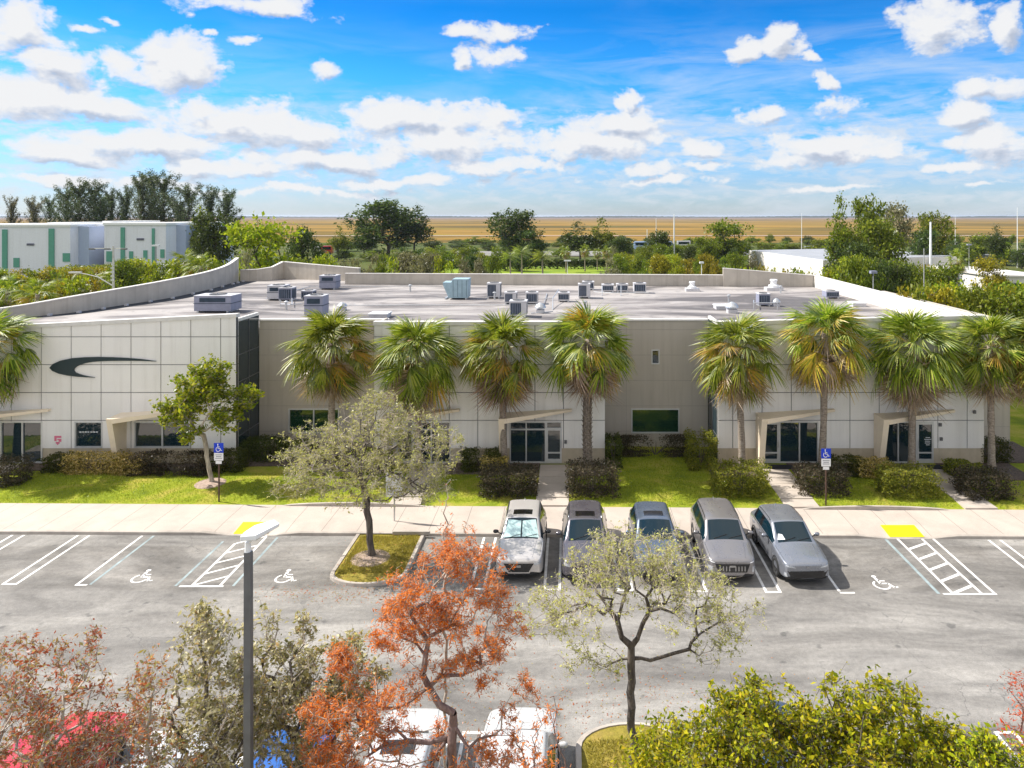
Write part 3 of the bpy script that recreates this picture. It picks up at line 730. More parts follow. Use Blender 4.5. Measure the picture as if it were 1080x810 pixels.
    # hood shut lines and creases, door seams
    for sx in (-1, 1):
        decal('hood_seam', 'black_trim', [(sx * w * .84, h2 + .30), (sx * w * .85, h2 + .30), (sx * w * .90, h2 + cowl - .08), (sx * w * .89, h2 + cowl - .08)], 't', 1, 10, .003)
        d = 's+' if sx > 0 else 's-'
        for yy in (cowl + .05, cowl + 1.63, cowl + 2.60):
            decal('door_seam', 'black_trim', [(h2 + yy, .36), (h2 + yy + .014, .36), (h2 + yy + .014, belt - .05), (h2 + yy, belt - .05)], d, 1, 6, .003)
        decal('window_trim', 'chrome', [(h2 + cowl + .12, belt - .075), (h2 + rend + .1, belt - .0), (h2 + rend + .1, belt + .02), (h2 + cowl + .12, belt - .055)], d, 14, 1, .008)
        decal('hood_crease', paintm, [(sx * w * .52, h2 + .18), (sx * w * .55, h2 + .18), (sx * w * .66, h2 + cowl - .10), (sx * w * .63, h2 + cowl - .10)], 't', 1, 8, .014)
        for yy in (cowl + 1.42, cowl + 2.36):
            decal('door_handle', paintm, [(h2 + yy, hood - .13), (h2 + yy + .18, hood - .13), (h2 + yy + .18, hood - .10), (h2 + yy, hood - .10)], d, 3, 1, .03)
        m = MB(); bx = w * .96
        # door mirror: shell tapering outwards, with a stalk
        prof = [(0, .02, .03), (.05, .055, .065), (.14, .07, .075), (.20, .055, .06), (.225, .02, .03)]; vs = []; fs = []
        for k, (dx, ry, rz_) in enumerate(prof):
            for q in range(10):
                a = q * math.pi / 5; vs.append((sx * (bx + .05 + dx), h2 + cowl + .55 + ry * math.cos(a), belt + .10 + rz_ * math.sin(a)))
        for k in range(len(prof) - 1):
            for q in range(10): fs.append((k * 10 + q, k * 10 + (q + 1) % 10, (k + 1) * 10 + (q + 1) % 10, (k + 1) * 10 + q))
        fs += [tuple(range(10)), tuple(range(40, 50))]
        m.add(vs, fs); mir = m.build('door_mirror', paintm if paintm != 'paint_champagne' else 'gloss_black', e, smooth=True)
        m = MB(); m.tube([(sx * (bx - .06), h2 + cowl + .52, belt + .0), (sx * (bx + .09), h2 + cowl + .55, belt + .07)], .022, 6); m.build('mirror_stalk', 'black_trim', mir)
        if rails:
            pts = []
            for k in range(9):
                yy = h2 + wst + .2 + (rend - wst - .25) * k / 8; hit = bvh.ray_cast(Vector((sx * w * .715, yy, 5)), Vector((0, 0, -1)))
                pts.append(hit[0] + Vector((0, 0, .035 if 0 < k < 8 else 0)))
            m = MB(); m.tube(pts, .018, 6); m.build('roof_rail', 'chrome' if rails == 'chrome' else 'black_trim', e, smooth=True)
    if sunroof:
        decal('sunroof', 'gloss_black', [(-w * .42, h2 + wst + .25), (w * .42, h2 + wst + .25), (w * .42, h2 + wst + .70), (-w * .42, h2 + wst + .70)], 't', 6, 4, .006)
    if shade:
        decal('sun_shade', 'sunshade', [(-w * .76, h2 + cowl + .06), (-.03, h2 + cowl + .06), (-.03, h2 + wst - .13), (-w * .60, h2 + wst - .06)], 't', 6, 6, .006)
        decal('sun_shade', 'sunshade', [(.03, h2 + cowl + .06), (w * .76, h2 + cowl + .06), (w * .60, h2 + wst - .06), (.03, h2 + wst - .13)], 't', 6, 6, .006)
    if face == 5: decal('dashboard_paper', 'white_plastic', [(-w * .72, h2 + cowl + .12), (-w * .40, h2 + cowl + .10), (-w * .46, h2 + cowl + .30), (-w * .62, h2 + cowl + .34)], 't', 3, 3, .004)
    for sx in (-.5, .12):                                # wipers
        a = bvh.ray_cast(Vector((sx * w, h2 + cowl + .04, 5)), Vector((0, 0, -1)))[0]; b = bvh.ray_cast(Vector(((sx + .55) * w, h2 + cowl + .16, 5)), Vector((0, 0, -1)))[0]
        m = MB(); m.tube([a + Vector((0, 0, .015)), b + Vector((0, 0, .02))], .009, 5); m.build('wiper', 'black_trim', e)
    hit = bvh.ray_cast(Vector((0, h2 + rend - .12, 5)), Vector((0, 0, -1)))[0]
    m = MB(); m.add([hit + Vector(q) for q in ((-.025, -.10, -.01), (.025, -.10, -.01), (.025, .08, -.01), (-.025, .08, -.01), (0, .06, .065))], [(0, 1, 4), (1, 2, 4), (2, 3, 4), (3, 0, 4), (3, 2, 1, 0)])
    m.build('antenna_fin', paintm, e)
    yf = h2 + .90
    for yy in (yf, yf + wb):
        for sx in (-1, 1):
            x0 = sx * (w - .19); x1 = sx * (w + .012); rr = .345
            a = MB(); vs = []; fs = []                   # wheel arch flare with liner
            for k in range(13):
                th = -.25 + (math.pi + .5) * k / 12
                for r_, xx in ((.365, w - .03), (.365, w + .006), (.415, w + .004), (.425, w - .03)):
                    vs.append((sx * xx, yy + r_ * math.cos(th), .35 + r_ * math.sin(th)))
            for k in range(12):
                for q in range(4): fs.append((k * 4 + q, k * 4 + (q + 1) % 4, k * 4 + 4 + (q + 1) % 4, k * 4 + 4 + q))
            c0 = len(vs); vs += [(sx * (w - .012), yy + .366 * math.cos(-.25 + (math.pi + .5) * k / 12), .35 + .366 * math.sin(-.25 + (math.pi + .5) * k / 12)) for k in range(13)]
            fs.append(tuple(range(c0, c0 + 13)))
            a.add(vs, fs); a.build('wheel_arch', 'black_trim', e)
            m = MB(); prof = [(.20, 0), (.31, -.005), (.34, .02), (rr, .06), (rr, .16), (.34, .20), (.31, .222), (.235, .215), (.225, .20)]
            vs = []; fs = []; n2 = 24
            for r_, dx in prof:
                for q in range(n2):
                    th = q * 2 * math.pi / n2; vs.append((x0 + sx * dx * .93, yy + r_ * math.cos(th), .35 + r_ * math.sin(th)))
            for k in range(len(prof) - 1):
                for q in range(n2): fs.append((k * n2 + q, k * n2 + (q + 1) % n2, (k + 1) * n2 + (q + 1) % n2, (k + 1) * n2 + q))
            m.add(vs, fs); wh = m.build('wheel', 'tyre', e, smooth=True)
            m = MB(); xx = x1 - sx * .03
            for q in range(5):
                th = q * 2 * math.pi / 5 + .3
                ca, sa = math.cos(th), math.sin(th)
                p = [(xx, yy + ca * .03 - sa * .035, .35 + sa * .03 + ca * .035), (xx, yy + ca * .03 + sa * .035, .35 + sa * .03 - ca * .035), (xx, yy + ca * .225 + sa * .05, .35 + sa * .225 - ca * .05), (xx, yy + ca * .225 - sa * .05, .35 + sa * .225 + ca * .05)]
                m.add(p + [(a_ - sx * .03, b_, c_) for a_, b_, c_ in p], [(0, 1, 2, 3), (4, 7, 6, 5), (0, 4, 5, 1), (1, 5, 6, 2), (2, 6, 7, 3), (3, 7, 4, 0)])
            m.tube([(xx - sx * .03, yy, .35), (xx + sx * .006, yy, .35)], .05, 10)
            for r1, r2 in ((.205, .235),):
                vs = []; fs = []
                for q in range(24):
                    th = q * math.pi / 12
                    for r_, dx in ((r1, 0), (r2, .01), (r2, -.04), (r1, -.04)): vs.append((xx + sx * dx, yy + r_ * math.cos(th), .35 + r_ * math.sin(th)))
                for q in range(24):
                    for k in range(4): fs.append((q * 4 + k, q * 4 + (k + 1) % 4, ((q + 1) % 24) * 4 + (k + 1) % 4, ((q + 1) % 24) * 4 + k))
                m.add(vs, fs)
            m.build('rim', rim, wh)
    bm.free()
    return e
# ------------------------------------------------------------------ setting
def curbY(x): return 30.72 - 0.011 * x
def backY(x): return 33.45 - 0.016 * x
def endY(x): return 26.25 - 0.02 * x
RAMPS = [(-13.9, 30.95), (14.4, 30.6)]
def walkz(x, y):
    z = 0.13
    for rx, ry in RAMPS:
        ax = max(0, 1 - max(0, abs(x - rx) - 0.85) / 1.3); ay = max(0, min(1, (curbY(x) + 1.15 - y) / 1.1))
        z = min(z, 0.13 - 0.122 * ax * ay)
    return z
def struct(o): return tag(o, kind='structure')
def sheet(name, xs, ys, zf, mat):
    nx, ny = len(xs), len(ys); V = [(x, y(x) if callable(y) else y, 0) for y in ys for x in xs]
    V = [(x, y, zf(x, y)) for x, y, _ in V]
    Fc = [(j * nx + i, j * nx + i + 1, (j + 1) * nx + i + 1, (j + 1) * nx + i) for j in range(ny - 1) for i in range(nx - 1)]
    m = MB(); m.add(V, Fc); return struct(m.build(name, mat))
sheet('ground', [-30000, -400, 0, 400, 30000], [-40, 60, 200, 400, 30000], lambda x, y: -0.03, 'rough_ground')
sheet('marshland', [-30000, -3000, 0, 3000, 30000], [372, 3000, 29500], lambda x, y: -0.02, 'sawgrass')
sheet('levee_road', [-900, 900], [486, 500], lambda x, y: 0.3, 'pale_mulch')
sheet('far_lawn', [-42, 30], [140, 196], lambda x, y: -0.01, 'far_lawn')
sheet('parking_lot', [-75, 75], [-6, lambda x: curbY(x) - 0.14], lambda x, y: 0, 'asphalt')
# sidewalk with dropped kerbs
xs = sorted(set([-75, -60, -45, 45, 60, 75] + [round(-40 + i * 0.5, 2) for i in range(161)] + [rx + d for rx, _ in RAMPS for d in (-2.15, -.85, .85, 2.15)]))
sheet('sidewalk', xs, [curbY, lambda x: curbY(x) + .3, lambda x: curbY(x) + .6, lambda x: curbY(x) + .9, lambda x: curbY(x) + 1.15, backY], lambda x, y: walkz(x, y) if y < 33 else 0.13, 'sidewalk_concrete')
m = MB(); V = []; Fc = []
for x in xs:
    y = curbY(x); z = walkz(x, y) + 0.003
    V += [(x, y - .15, -0.02), (x, y - .13, max(z - .02, -.005)), (x, y - .10, z), (x, y + .02, z)]
for i in range(len(xs) - 1):
    for k in range(3): Fc.append((i * 4 + k, (i + 1) * 4 + k, (i + 1) * 4 + k + 1, i * 4 + k + 1))
m.add(V, Fc); struct(m.build('kerb', 'kerb_concrete'))
# lawn: one sheet from the sidewalk to the building, slightly humped
def lawnz(x, y):
    t = max(0, min(1, (y - backY(x)) / 1.2)); return 0.10 + 0.10 * t + 0.02 * math.sin(x * .7) * t
sheet('lawn', [-75] + [-45 + i * 1.0 for i in range(91)] + [75], [backY, lambda x: backY(x) + .4, lambda x: backY(x) + 1.2, 36, 37.5, 39, 41, 43, 60], lawnz, 'lawn_grass')
# low edging that shows between lawn and sidewalk behind the two ramps
for cx in (-10.2, 14.2):
    m = MB(); V = []; Fc = []
    for i in range(17):
        x = cx - 3.4 + 6.8 * i / 16; y = backY(x) - .02; h = .16 * math.sin(math.pi * i / 16) ** .6
        V += [(x, y - .10, .12), (x, y - .10, .13 + h), (x, y + .02, .13 + h), (x, y + .02, .1)]
    for i in range(16):
        for k in range(3): Fc.append((i * 4 + k, (i + 1) * 4 + k, (i + 1) * 4 + k + 1, i * 4 + k + 1))
    m.add(V, Fc); struct(m.build('lawn_kerb', 'kerb_concrete'))
# entrance walks
for (a, b, y1) in ((-1.66, -.1, 38.85), (10.08, 11.65, 38.85), (18.4, 19.9, 38.85), (-8.6, -7.1, 38.85), (-31.5, -29.9, 38.85)):
    n = 6; m = MB()
    ys = [backY(a) - .02 + (y1 - backY(a) + .02) * i / n for i in range(n + 1)]
    for i in range(n):
        m.box(a, b, ys[i] + .012, ys[i + 1] - .012, 0.05, 0.235 if i else .2)
    struct(m.build('entrance_walk', 'walk_concrete'))
# planting bed soil under the hedges
m = MB()
for (a, b, y0, y1) in ((-29.6, -18.5, 38.0, 39.05), (-18.3, -10.9, 38.6, 41.9), (-7.0, -1.7, 37.4, 39.05), (-.05, 1.9, 37.2, 39.05), (7.4, 10.0, 37.0, 39.05), (11.8, 18.3, 37.2, 39.05), (20.0, 24.0, 36.6, 39.05), (22.9, 26.6, 39.2, 42.8)):
    m.box(a, b, y0, y1, .1, .245)
struct(m.build('planting_bed', 'mulch'))
m = MB(); m.lathe([(.75, 0), (.7, .03), (.1, .06)], gx(223, 36.3), 36.2, .2, 20); struct(m.build('mulch_ring', 'pale_mulch'))

# painted lines
def stripe(mb, x0, y0, x1, y1, wd=.10, z=.004):
    d = Vector((x1 - x0, y1 - y0, 0)).normalized(); s = Vector((-d.y, d.x, 0)) * wd / 2
    a, b = Vector((x0, y0, z)), Vector((x1, y1, z)); mb.add([a - s, b - s, b + s, a + s], [(0, 1, 2, 3)])
white = MB(); blue = MB()
def pair(a, b, foot=True, far=None):
    for x in (a, b): stripe(white, x, endY(a), x, (far or curbY(x) - .22))
    if foot: stripe(white, a - .05, endY(a), b + .05, endY(a), z=.0045)
for a, b in ((-24.15, -23.65), (-21.3, -20.8), (-3.72, -3.22), (-.97, -.42), (1.75, 2.27), (4.46, 4.98), (7.18, 7.69), (17.8, 18.3), (20.6, 21.1), (23.4, 23.9), (-27, -26.5)): pair(a, b)
stripe(white, -18.5, endY(-18), -18.5, curbY(-18) - .22); stripe(white, -18.55, endY(-18), -18.1, endY(-18), z=.0045)
stripe(blue, -18.0, endY(-18) + .02, -18.0, curbY(-18) - .22)
stripe(blue, -14.75, endY(-14), -14.75, curbY(-14) - .7)
stripe(white, -14.15, endY(-14), -14.15, curbY(-14) - .9); stripe(white, -13.1, endY(-14), -13.1, curbY(-14) - .3)
stripe(white, -14.6, endY(-14) - .02, -12.95, endY(-14) - .02, z=.0045); stripe(blue, -12.6, endY(-14), -12.6, curbY(-14) - .3)
for k in range(5): stripe(white, -14.12, endY(-14) + .05 + k * .85, -13.1, endY(-14) + .75 + k * .85, z=.005)
stripe(white, 9.88, endY(9.9) + .1, 9.88, curbY(9) - .2); stripe(white, 9.86, endY(9.9), 10.4, endY(9.9), z=.0045)
stripe(blue, 13.45, endY(13.5), 13.45, curbY(13) - .2, .12)
for x in (13.97, 15.02, 15.5): stripe(white, x, endY(15), x, curbY(15) - .15)
stripe(white, 13.6, endY(15) + .02, 15.56, endY(15) + .02, z=.0045)
for k in range(5): stripe(white, 13.97, endY(15) + .05 + k * .86, 15.0, endY(15) + .62 + k * .86, .13, z=.005)
for x in (-10.9, -8.15, -5.35, -2.6, 3.5, 6.2, 8.9, 11.6, 14.3, 17.0, -13.7, -16.4):
    for d in (-.25, .25): stripe(white, x + d, 19.0, x + d, 13.9)
    stripe(white, x - .3, 19.0, x + .3, 19.0, z=.0045)
struct(white.build('parking_lines', 'white_line')); struct(blue.build('blue_parking_lines', 'blue_line'))
def arc(cx, cy, r0, r1, a0, a1, n=20):
    o = [(cx + r1 * math.cos(a0 + (a1 - a0) * i / n), cy + r1 * math.sin(a0 + (a1 - a0) * i / n)) for i in range(n + 1)]
    return o, [(cx + r0 * math.cos(a0 + (a1 - a0) * i / n), cy + r0 * math.sin(a0 + (a1 - a0) * i / n)) for i in range(n + 1)]
def wheelchair(mb, P):
    """P(u,v) -> 3D; icon in a unit square"""
    def poly(pts): mb.add([P(u, v) for u, v in pts], [tuple(range(len(pts)))])
    def bar(a, b, w):
        d = Vector((b[0] - a[0], b[1] - a[1])).normalized(); s = Vector((-d.y, d.x)) * w / 2
        poly([(a[0] - s.x, a[1] - s.y), (b[0] - s.x, b[1] - s.y), (b[0] + s.x, b[1] + s.y), (a[0] + s.x, a[1] + s.y)])
    poly([(.36 + .085 * math.cos(t * math.pi / 8), .91 + .085 * math.sin(t * math.pi / 8)) for t in range(16)])
    bar((.36, .80), (.40, .40), .11); bar((.37, .60), (.64, .60), .075); bar((.38, .42), (.68, .42), .09); bar((.66, .45), (.82, .12), .09); bar((.79, .13), (.95, .19), .07)
    o, i = arc(.40, .32, .245, .32, R(125), R(345), 22)
    for k in range(22): poly([o[k], o[k + 1], i[k + 1], i[k]])
for (px, py, lab) in ((145, 615, 'white painted wheelchair symbol on the asphalt of the stall nearer the ringed lawn tree'), (298, 615, 'white painted wheelchair symbol on the asphalt between the lamp post and the tree island'), (937, 622, 'white painted wheelchair symbol on the asphalt beside the silver crossover')):
    Y = gY(py); X = gx(px, Y) - .5; m = MB()
    wheelchair(m, lambda u, v: (X + u * 1.0, Y + v * 1.05, .006)); tag(m.build('painted_symbol', 'white_line'), lab, 'painted symbol', 'wheelchair symbols on the stalls')
for (cx, lab) in ((-13.9, 'yellow tactile pad on the ramp behind the lamp post head'), (14.45, 'bright yellow tactile pad on the ramp above the hatched aisle')):
    m = MB(); y0 = curbY(cx) - .02; nx = 12; ny = 8; V = []; Fc = []
    for j in range(ny + 1):
        for i in range(nx + 1):
            x = cx - .75 + 1.5 * i / nx; y = y0 + .95 * j / ny; V.append((x, y, walkz(x, y) + .022))
    for j in range(ny):
        for i in range(nx): a = j * (nx + 1) + i; Fc.append((a, a + 1, a + nx + 2, a + nx + 1))
    m.add(V, Fc)
    for j in range(9):
        for i in range(14):
            x = cx - .70 + i * .108; y = y0 + .05 + j * .105; m.lathe([(.022, 0), (.012, .006)], x, y, walkz(x, y) + .022, 6)
    tag(m.build('tactile_pad', 'yellow_pad'), lab, 'tactile paving', 'yellow tactile pads on the ramps')
# islands
def island(name, x0, x1, ynear, yfar, soil='island_grass'):
    n = 14; r = (x1 - x0) / 2; cx = (x0 + x1) / 2; out = []
    def outline(d):
        rr = r - d; pts = []
        for i in range(n + 1):
            a = math.pi + math.pi * i / n; pts.append((cx + rr * math.cos(a), ynear + r * .62 + (rr * .62) * math.sin(a) ))
        if name == 'far': return pts + [(cx + rr, yfar), (cx - rr, yfar)]
        for i in range(n + 1):
            a = math.pi * i / n; pts.append((cx + rr * math.cos(a), yfar - r * .62 + rr * .62 * math.sin(a)))
        return pts
    for j, (d0, d1, z0, z1) in enumerate(((0, .02, -.01, .11), (.02, .04, .11, .13), (.04, .17, .13, .13), (.17, .18, .13, .05))):
        A, B = outline(d0), outline(d1); k = len(A)
        out.append((A, B, z0, z1, k))
    m = MB()
    for A, B, z0, z1, k in out:
        m.add([(x, y, z0) for x, y in A] + [(x, y, z1) for x, y in B], [(i, (i + 1) % k, k + (i + 1) % k, k + i) for i in range(k)])
    struct(m.build('island_kerb', 'kerb_concrete'))
    g = outline(.17); m = MB(); c = (cx, (ynear + yfar) / 2, .17); k = len(g)
    mid = [((x + c[0]) / 2, (y + c[1]) / 2, .15) for x, y in g]
    m.add([(x, y, .10) for x, y in g] + mid + [c], [(i, (i + 1) % k, k + (i + 1) % k, k + i) for i in range(k)] + [(k + i, k + (i + 1) % k, 2 * k) for i in range(k)])
    struct(m.build('island_soil', soil))
island('far', -9.25, -6.25, 26.45, 30.6)
island('near', .1, 3.1, 10.0, 19.25)
m = MB(); m.lathe([(.8, 0), (.7, .025), (.1, .05)], gx(393, 28.6), 28.4, .14, 20); struct(m.build('mulch_ring', 'pale_mulch'))
m = MB(); m.box(-8.0 + .35, -6.05, 30.48, 30.62, .13, .28); tag(m.build('wheel_stop', 'kerb_concrete', bevel=.02), 'low grey concrete wheel stop at the head of the tree island', 'wheel stop')
m = MB(); m.box(-75, 75, 7.5, 13.2, -.01, .12); struct(m.build('median', 'island_grass'))

# ------------------------------------------------------------------ office building
B = empty('office_building', (0, 0, 0), 'long low white panelled office building with curved parapets and a flat roof', 'building')
YF, YR, ZR = 39.1, 42.0, 7.2
ROWS = [1.05, 2.58, 4.11, 5.64, 7.17]
def block_wall(name, x0, x1, ztop0, ztop1, joints, holes):
    """white panels standing proud of dark joints; holes = list of (x0,x1,z0,z1) left open for windows and doors"""
    jm = MB(); wall = MB(); plin = MB()
    zt = lambda x: ztop0 + (ztop1 - ztop0) * (x - x0) / (x1 - x0)
    xs_ = sorted(set([x0, x1] + [h[i] for h in holes for i in (0, 1)] + joints))
    zs_ = sorted(set([0, 1.05] + [h[i] for h in holes for i in (2, 3)] + ROWS[1:]))
    g = .022
    for a, b in zip(xs_[:-1], xs_[1:]):
        cx = (a + b) / 2
        for c, d in zip(zs_, zs_[1:] + [None]):
            top = d is None
            z1 = min(zt(a), zt(b)) if top else d
            cz = (c + (z1)) / 2
            if any(h[0] < cx < h[1] and h[2] < cz < h[3] for h in holes): continue
            tgt = plin if cz < 1.05 else wall
            ga = g if a in joints or a == x0 and False else 0; gb = g if b in joints else 0
            gc = g if c in ROWS and c > 1.1 else 0; gd = g if (d in ROWS and d > 1.1) else 0
            if tgt is plin: ga = gb = gc = gd = 0
            y0 = YF if tgt is plin else YF - .03
            z_a, z_b = (zt(a), zt(b)) if top else (d - gd, d - gd)
            tgt.add([(a + ga, y0, c + gc), (b - gb, y0, c + gc), (b - gb, y0, z_b), (a + ga, y0, z_a), (a + ga, YF + .25, c + gc), (b - gb, YF + .25, c + gc), (b - gb, YF + .25, z_b), (a + ga, YF + .25, z_a)],
                    [(0, 1, 2, 3), (7, 6, 5, 4), (0, 4, 5, 1), (1, 5, 6, 2), (2, 6, 7, 3), (3, 7, 4, 0)])
            if tgt is wall:
                jm.box(a, b, YF + .005, YF + .20, c, (min(z_a, z_b) if top else d) - (.02 if top else 0))
    w = wall.build('wall', 'white_panel', B); jm.build('panel_joints', 'panel_joint', w); plin.build('plinth', 'plinth_paint', B)
    cp = MB(); cp.add([(x0 - .05, YF - .09, ztop0 - .14), (x1 + .05, YF - .09, ztop1 - .14), (x1 + .05, YF - .09, ztop1 + .06), (x0 - .05, YF - .09, ztop0 + .06),
                       (x0 - .05, YF + .33, ztop0 - .14), (x1 + .05, YF + .33, ztop1 - .14), (x1 + .05, YF + .33, ztop1 + .06), (x0 - .05, YF + .33, ztop0 + .06)],
                      [(0, 1, 2, 3), (7, 6, 5, 4), (0, 4, 5, 1), (1, 5, 6, 2), (2, 6, 7, 3), (3, 7, 4, 0)])
    cp.build('coping', 'coping', B)
def window(x0, x1, z0, z1, mull=(), glass='window_glass', y=YF, fr=.07, trans=(), parent=B, name='window', depth=.12):
    f = MB(); f.box(x0, x1, y - .05, y + depth, z1 - fr, z1); f.box(x0, x1, y - .05, y + depth, z0, z0 + fr)
    f.box(x0, x0 + fr, y - .05, y + depth, z0 + fr, z1 - fr); f.box(x1 - fr, x1, y - .05, y + depth, z0 + fr, z1 - fr)
    for mx in mull: f.box(mx - fr / 2, mx + fr / 2, y - .05, y + depth, z0 + fr, z1 - fr)
    o = f.build(name, 'alu_frame', parent)
    xs_ = [x0 + fr] + [q for mx in mull for q in (mx - fr / 2, mx + fr / 2)] + [x1 - fr]
    for a, b in zip(xs_[::2], xs_[1::2]):
        zz = [z0 + fr] + [q for t in trans for q in (t - fr / 2, t + fr / 2)] + [z1 - fr]
        for c, d in zip(zz[::2], zz[1::2]):
            p = MB(); p.box(a, b, y + .03, y + .06, c, d); p.build('pane', glass, o)
        for t in trans:
            tb = MB(); tb.box(a, b, y - .04, y + depth, t - fr / 2, t + fr / 2); tb.build('transom', 'alu_frame', o)
    return o
def door(x0, x1, z0, z1, y=YF, side=1, kick=.22):
    f = MB(); fr = .10
    f.box(x0, x1, y - .03, y + .08, z1 - fr, z1); f.box(x0, x1, y - .03, y + .08, z0, z0 + kick)
    f.box(x0, x0 + fr, y - .03, y + .08, z0 + kick, z1 - fr); f.box(x1 - fr, x1, y - .03, y + .08, z0 + kick, z1 - fr)
    f.box(x0 + fr, x1 - fr, y - .02, y + .07, z0 + .52, z0 + .60)
    o = f.build('door', 'alu_frame', B)
    p = MB(); p.box(x0 + fr, x1 - fr, y + .02, y + .05, z0 + kick, z0 + .52); p.box(x0 + fr, x1 - fr, y + .02, y + .05, z0 + .60, z1 - fr); p.build('pane', 'window_glass', o)
    hx = x1 - fr / 2 if side > 0 else x0 + fr / 2
    h = MB(); h.tube([(hx, y - .04, z0 + .85), (hx, y - .10, z0 + .87), (hx, y - .10, z0 + 1.25), (hx, y - .04, z0 + 1.27)], .014, 6); h.build('handle', 'galvanised', o)
px = lambda p: gx(p, YF)
ZD0, ZD1 = .235, 2.52
# west block
jw = [px(233) - 1.643 * k for k in range(9)] + [px(233) + .0]
jw = sorted(set(round(v, 3) for v in jw))
holesW = [(px(-13), px(45), ZD0, ZD1), (px(79), px(108.5), 1.08, 2.52), (px(142), px(201), 1.08, 2.52)]
block_wall('west', -41.5, -18.4, 7.2, 8.38, jw, holesW)
window(px(-13), px(45), ZD0, ZD1, (px(1.5), px(24)))
window(px(79), px(108.5), 1.08, 2.52); window(px(142), px(201), 1.08, 2.52, (px(171.5),), glass='window_glass')
# centre block
jc = [-.4 - 1.57 * k for k in range(7)]; jc = sorted(v for v in jc if v > -10.7)
holesC = [(px(537.5), px(592.5), ZD0, ZD1), (px(418), px(475.5), ZD0, ZD1)]
block_wall('centre', -10.8, 1.87, 7.95, 7.95, jc, holesC)
window(px(537.5), px(576), ZD0, ZD1, (px(555),), trans=(2.08,)); door(px(576), px(592.5), ZD0, 2.12)
window(px(576), px(592.5), 2.12, ZD1, fr=.06)
window(px(436), px(475.5), ZD0, ZD1, (px(455),), trans=(2.08,)); door(px(418), px(436), ZD0, 2.12, side=-1); window(px(418), px(436), 2.12, ZD1, fr=.06)
# east block
je = [8.9 + 1.61 * k for k in range(9)]
holesE = [(px(805), px(863), ZD0, ZD1), (px(928), px(984.5), ZD0, ZD1)]
block_wall('east', 8.1, 22.7, 7.95, 8.3, je, holesE)
door(px(805), px(821.5), ZD0, 2.45, side=1); window(px(821.5), px(863), ZD0, ZD1, (px(843),))
m = MB(); m.box(px(805), px(821.5), YF - .03, YF + .1, 2.45, 2.52); m.build('door_header', 'alu_frame', B)
window(px(928), px(967), ZD0, ZD1, (px(947),)); door(px(967), px(984.5), ZD0, 2.45, side=-1)
m = MB(); m.box(px(967), px(984.5), YF - .03, YF + .1, 2.45, 2.52); m.build('door_header', 'alu_frame', B)
# recessed grey walls (with openings left for the windows)
def grey(x0, x1, ztop, holes, vj=(), y=YR):
    w = MB(); xs_ = sorted(set([x0, x1] + [h[i] for h in holes for i in (0, 1)])); zs_ = sorted(set([0, ztop] + [h[i] for h in holes for i in (2, 3)]))
    for a, b in zip(xs_, xs_[1:]):
        for c, d in zip(zs_, zs_[1:]):
            if any(h[0] < (a + b) / 2 < h[1] and h[2] < (c + d) / 2 < h[3] for h in holes): continue
            w.box(a, b, y, y + .3, c, d)
    wo = w.build('wall', 'grey_wall', B); j = MB()
    hz_ = [1.1, 2.6, 4.1, 5.6, 7.1]
    for z in hz_:
        segs = [(x0, x1)]
        for h in holes:
            if h[2] < z < h[3]: segs = [(x0, h[0]), (h[1], x1)]
        for a, b in segs: j.box(a, b, y - .004, y + .01, z - .012, z + .012)
    for x in vj:
        for c, d in zip([0] + [z + .013 for z in hz_], [z - .013 for z in hz_] + [ztop]): j.box(x - .012, x + .012, y - .004, y + .01, c, d)
    j.build('joint_lines', 'grey_joint', wo)
    cp = MB(); cp.box(x0, x1, y - .06, y + .36, ztop, ztop + .10); cp.build('coping', 'coping', B)
qx = lambda p: gx(p, YR)
grey(-18.4, -10.8, 7.62, [(qx(304.5), qx(358), .98, 2.44)], ())
window(qx(304.5), qx(358), .98, 2.44, (qx(331),), 'green_glass', YR)
grey(1.87, 8.1, 7.62, [(qx(665.7), qx(716.5), .98, 2.44), (qx(687), qx(695.5), 5.06, 5.92)], (4.98 - 1.7,))
window(qx(665.7), qx(716.5), .98, 2.44, (), 'green_glass', YR); window(qx(687), qx(695.5), 5.06, 5.92, (), 'window_glass', YR, .06)
# returns: glazed side walls of the blocks
def glazed_return(x, side, ztop):
    """side=+1: glass faces +X"""
    g = MB(); a, b = (x - .12, x - .02) if side > 0 else (x + .02, x + .12)
    g.box(a, b, YF + .26, YR, .1, ztop - .14); o = g.build('curtain_wall', 'curtain_glass', B)
    f = MB()
    for k in range(1, 5): z = .1 + k * 1.5; f.box(a - .01 if side < 0 else b, a if side < 0 else b + .01, YF + .26, YR, z - .02, z + .02)
    for k in (1,): y = YF + .26 + k * 1.3; f.box(a - .03 if side < 0 else b + .011, a - .011 if side < 0 else b + .03, y - .025, y + .025, .1, ztop - .15)
    f.build('mullion', 'dark_pole', o)
    c = MB(); c.box(min(a, b) - .03, max(a, b) + .03, YF + .34, YR - .07, ztop - .13, ztop + .04); c.build('coping', 'coping', B)
glazed_return(-18.4, 1, 8.1); glazed_return(1.87, 1, 7.9); glazed_return(8.1, -1, 7.9)
m = MB(); m.box(-10.92, -10.8, YF + .26, YR, .1, 7.8); m.build('return_wall', 'grey_wall', B)
# stub wing at the far end
m = MB(); m.box(22.72, 26.5, 42.9, 43.2, 0, 7.5); m.box(22.72, 26.5, 43.2, 47, 7.3, 7.4); m.box(26.2, 26.5, 43.2, 60, 0, 7.5); w_ = m.build('wall', 'grey_wall', B)
m = MB()
for z in (1.1, 2.6, 4.1, 5.6): m.box(22.74, 26.5, 42.896, 42.91, z - .012, z + .012)
m.build('joint_lines', 'grey_joint', w_)
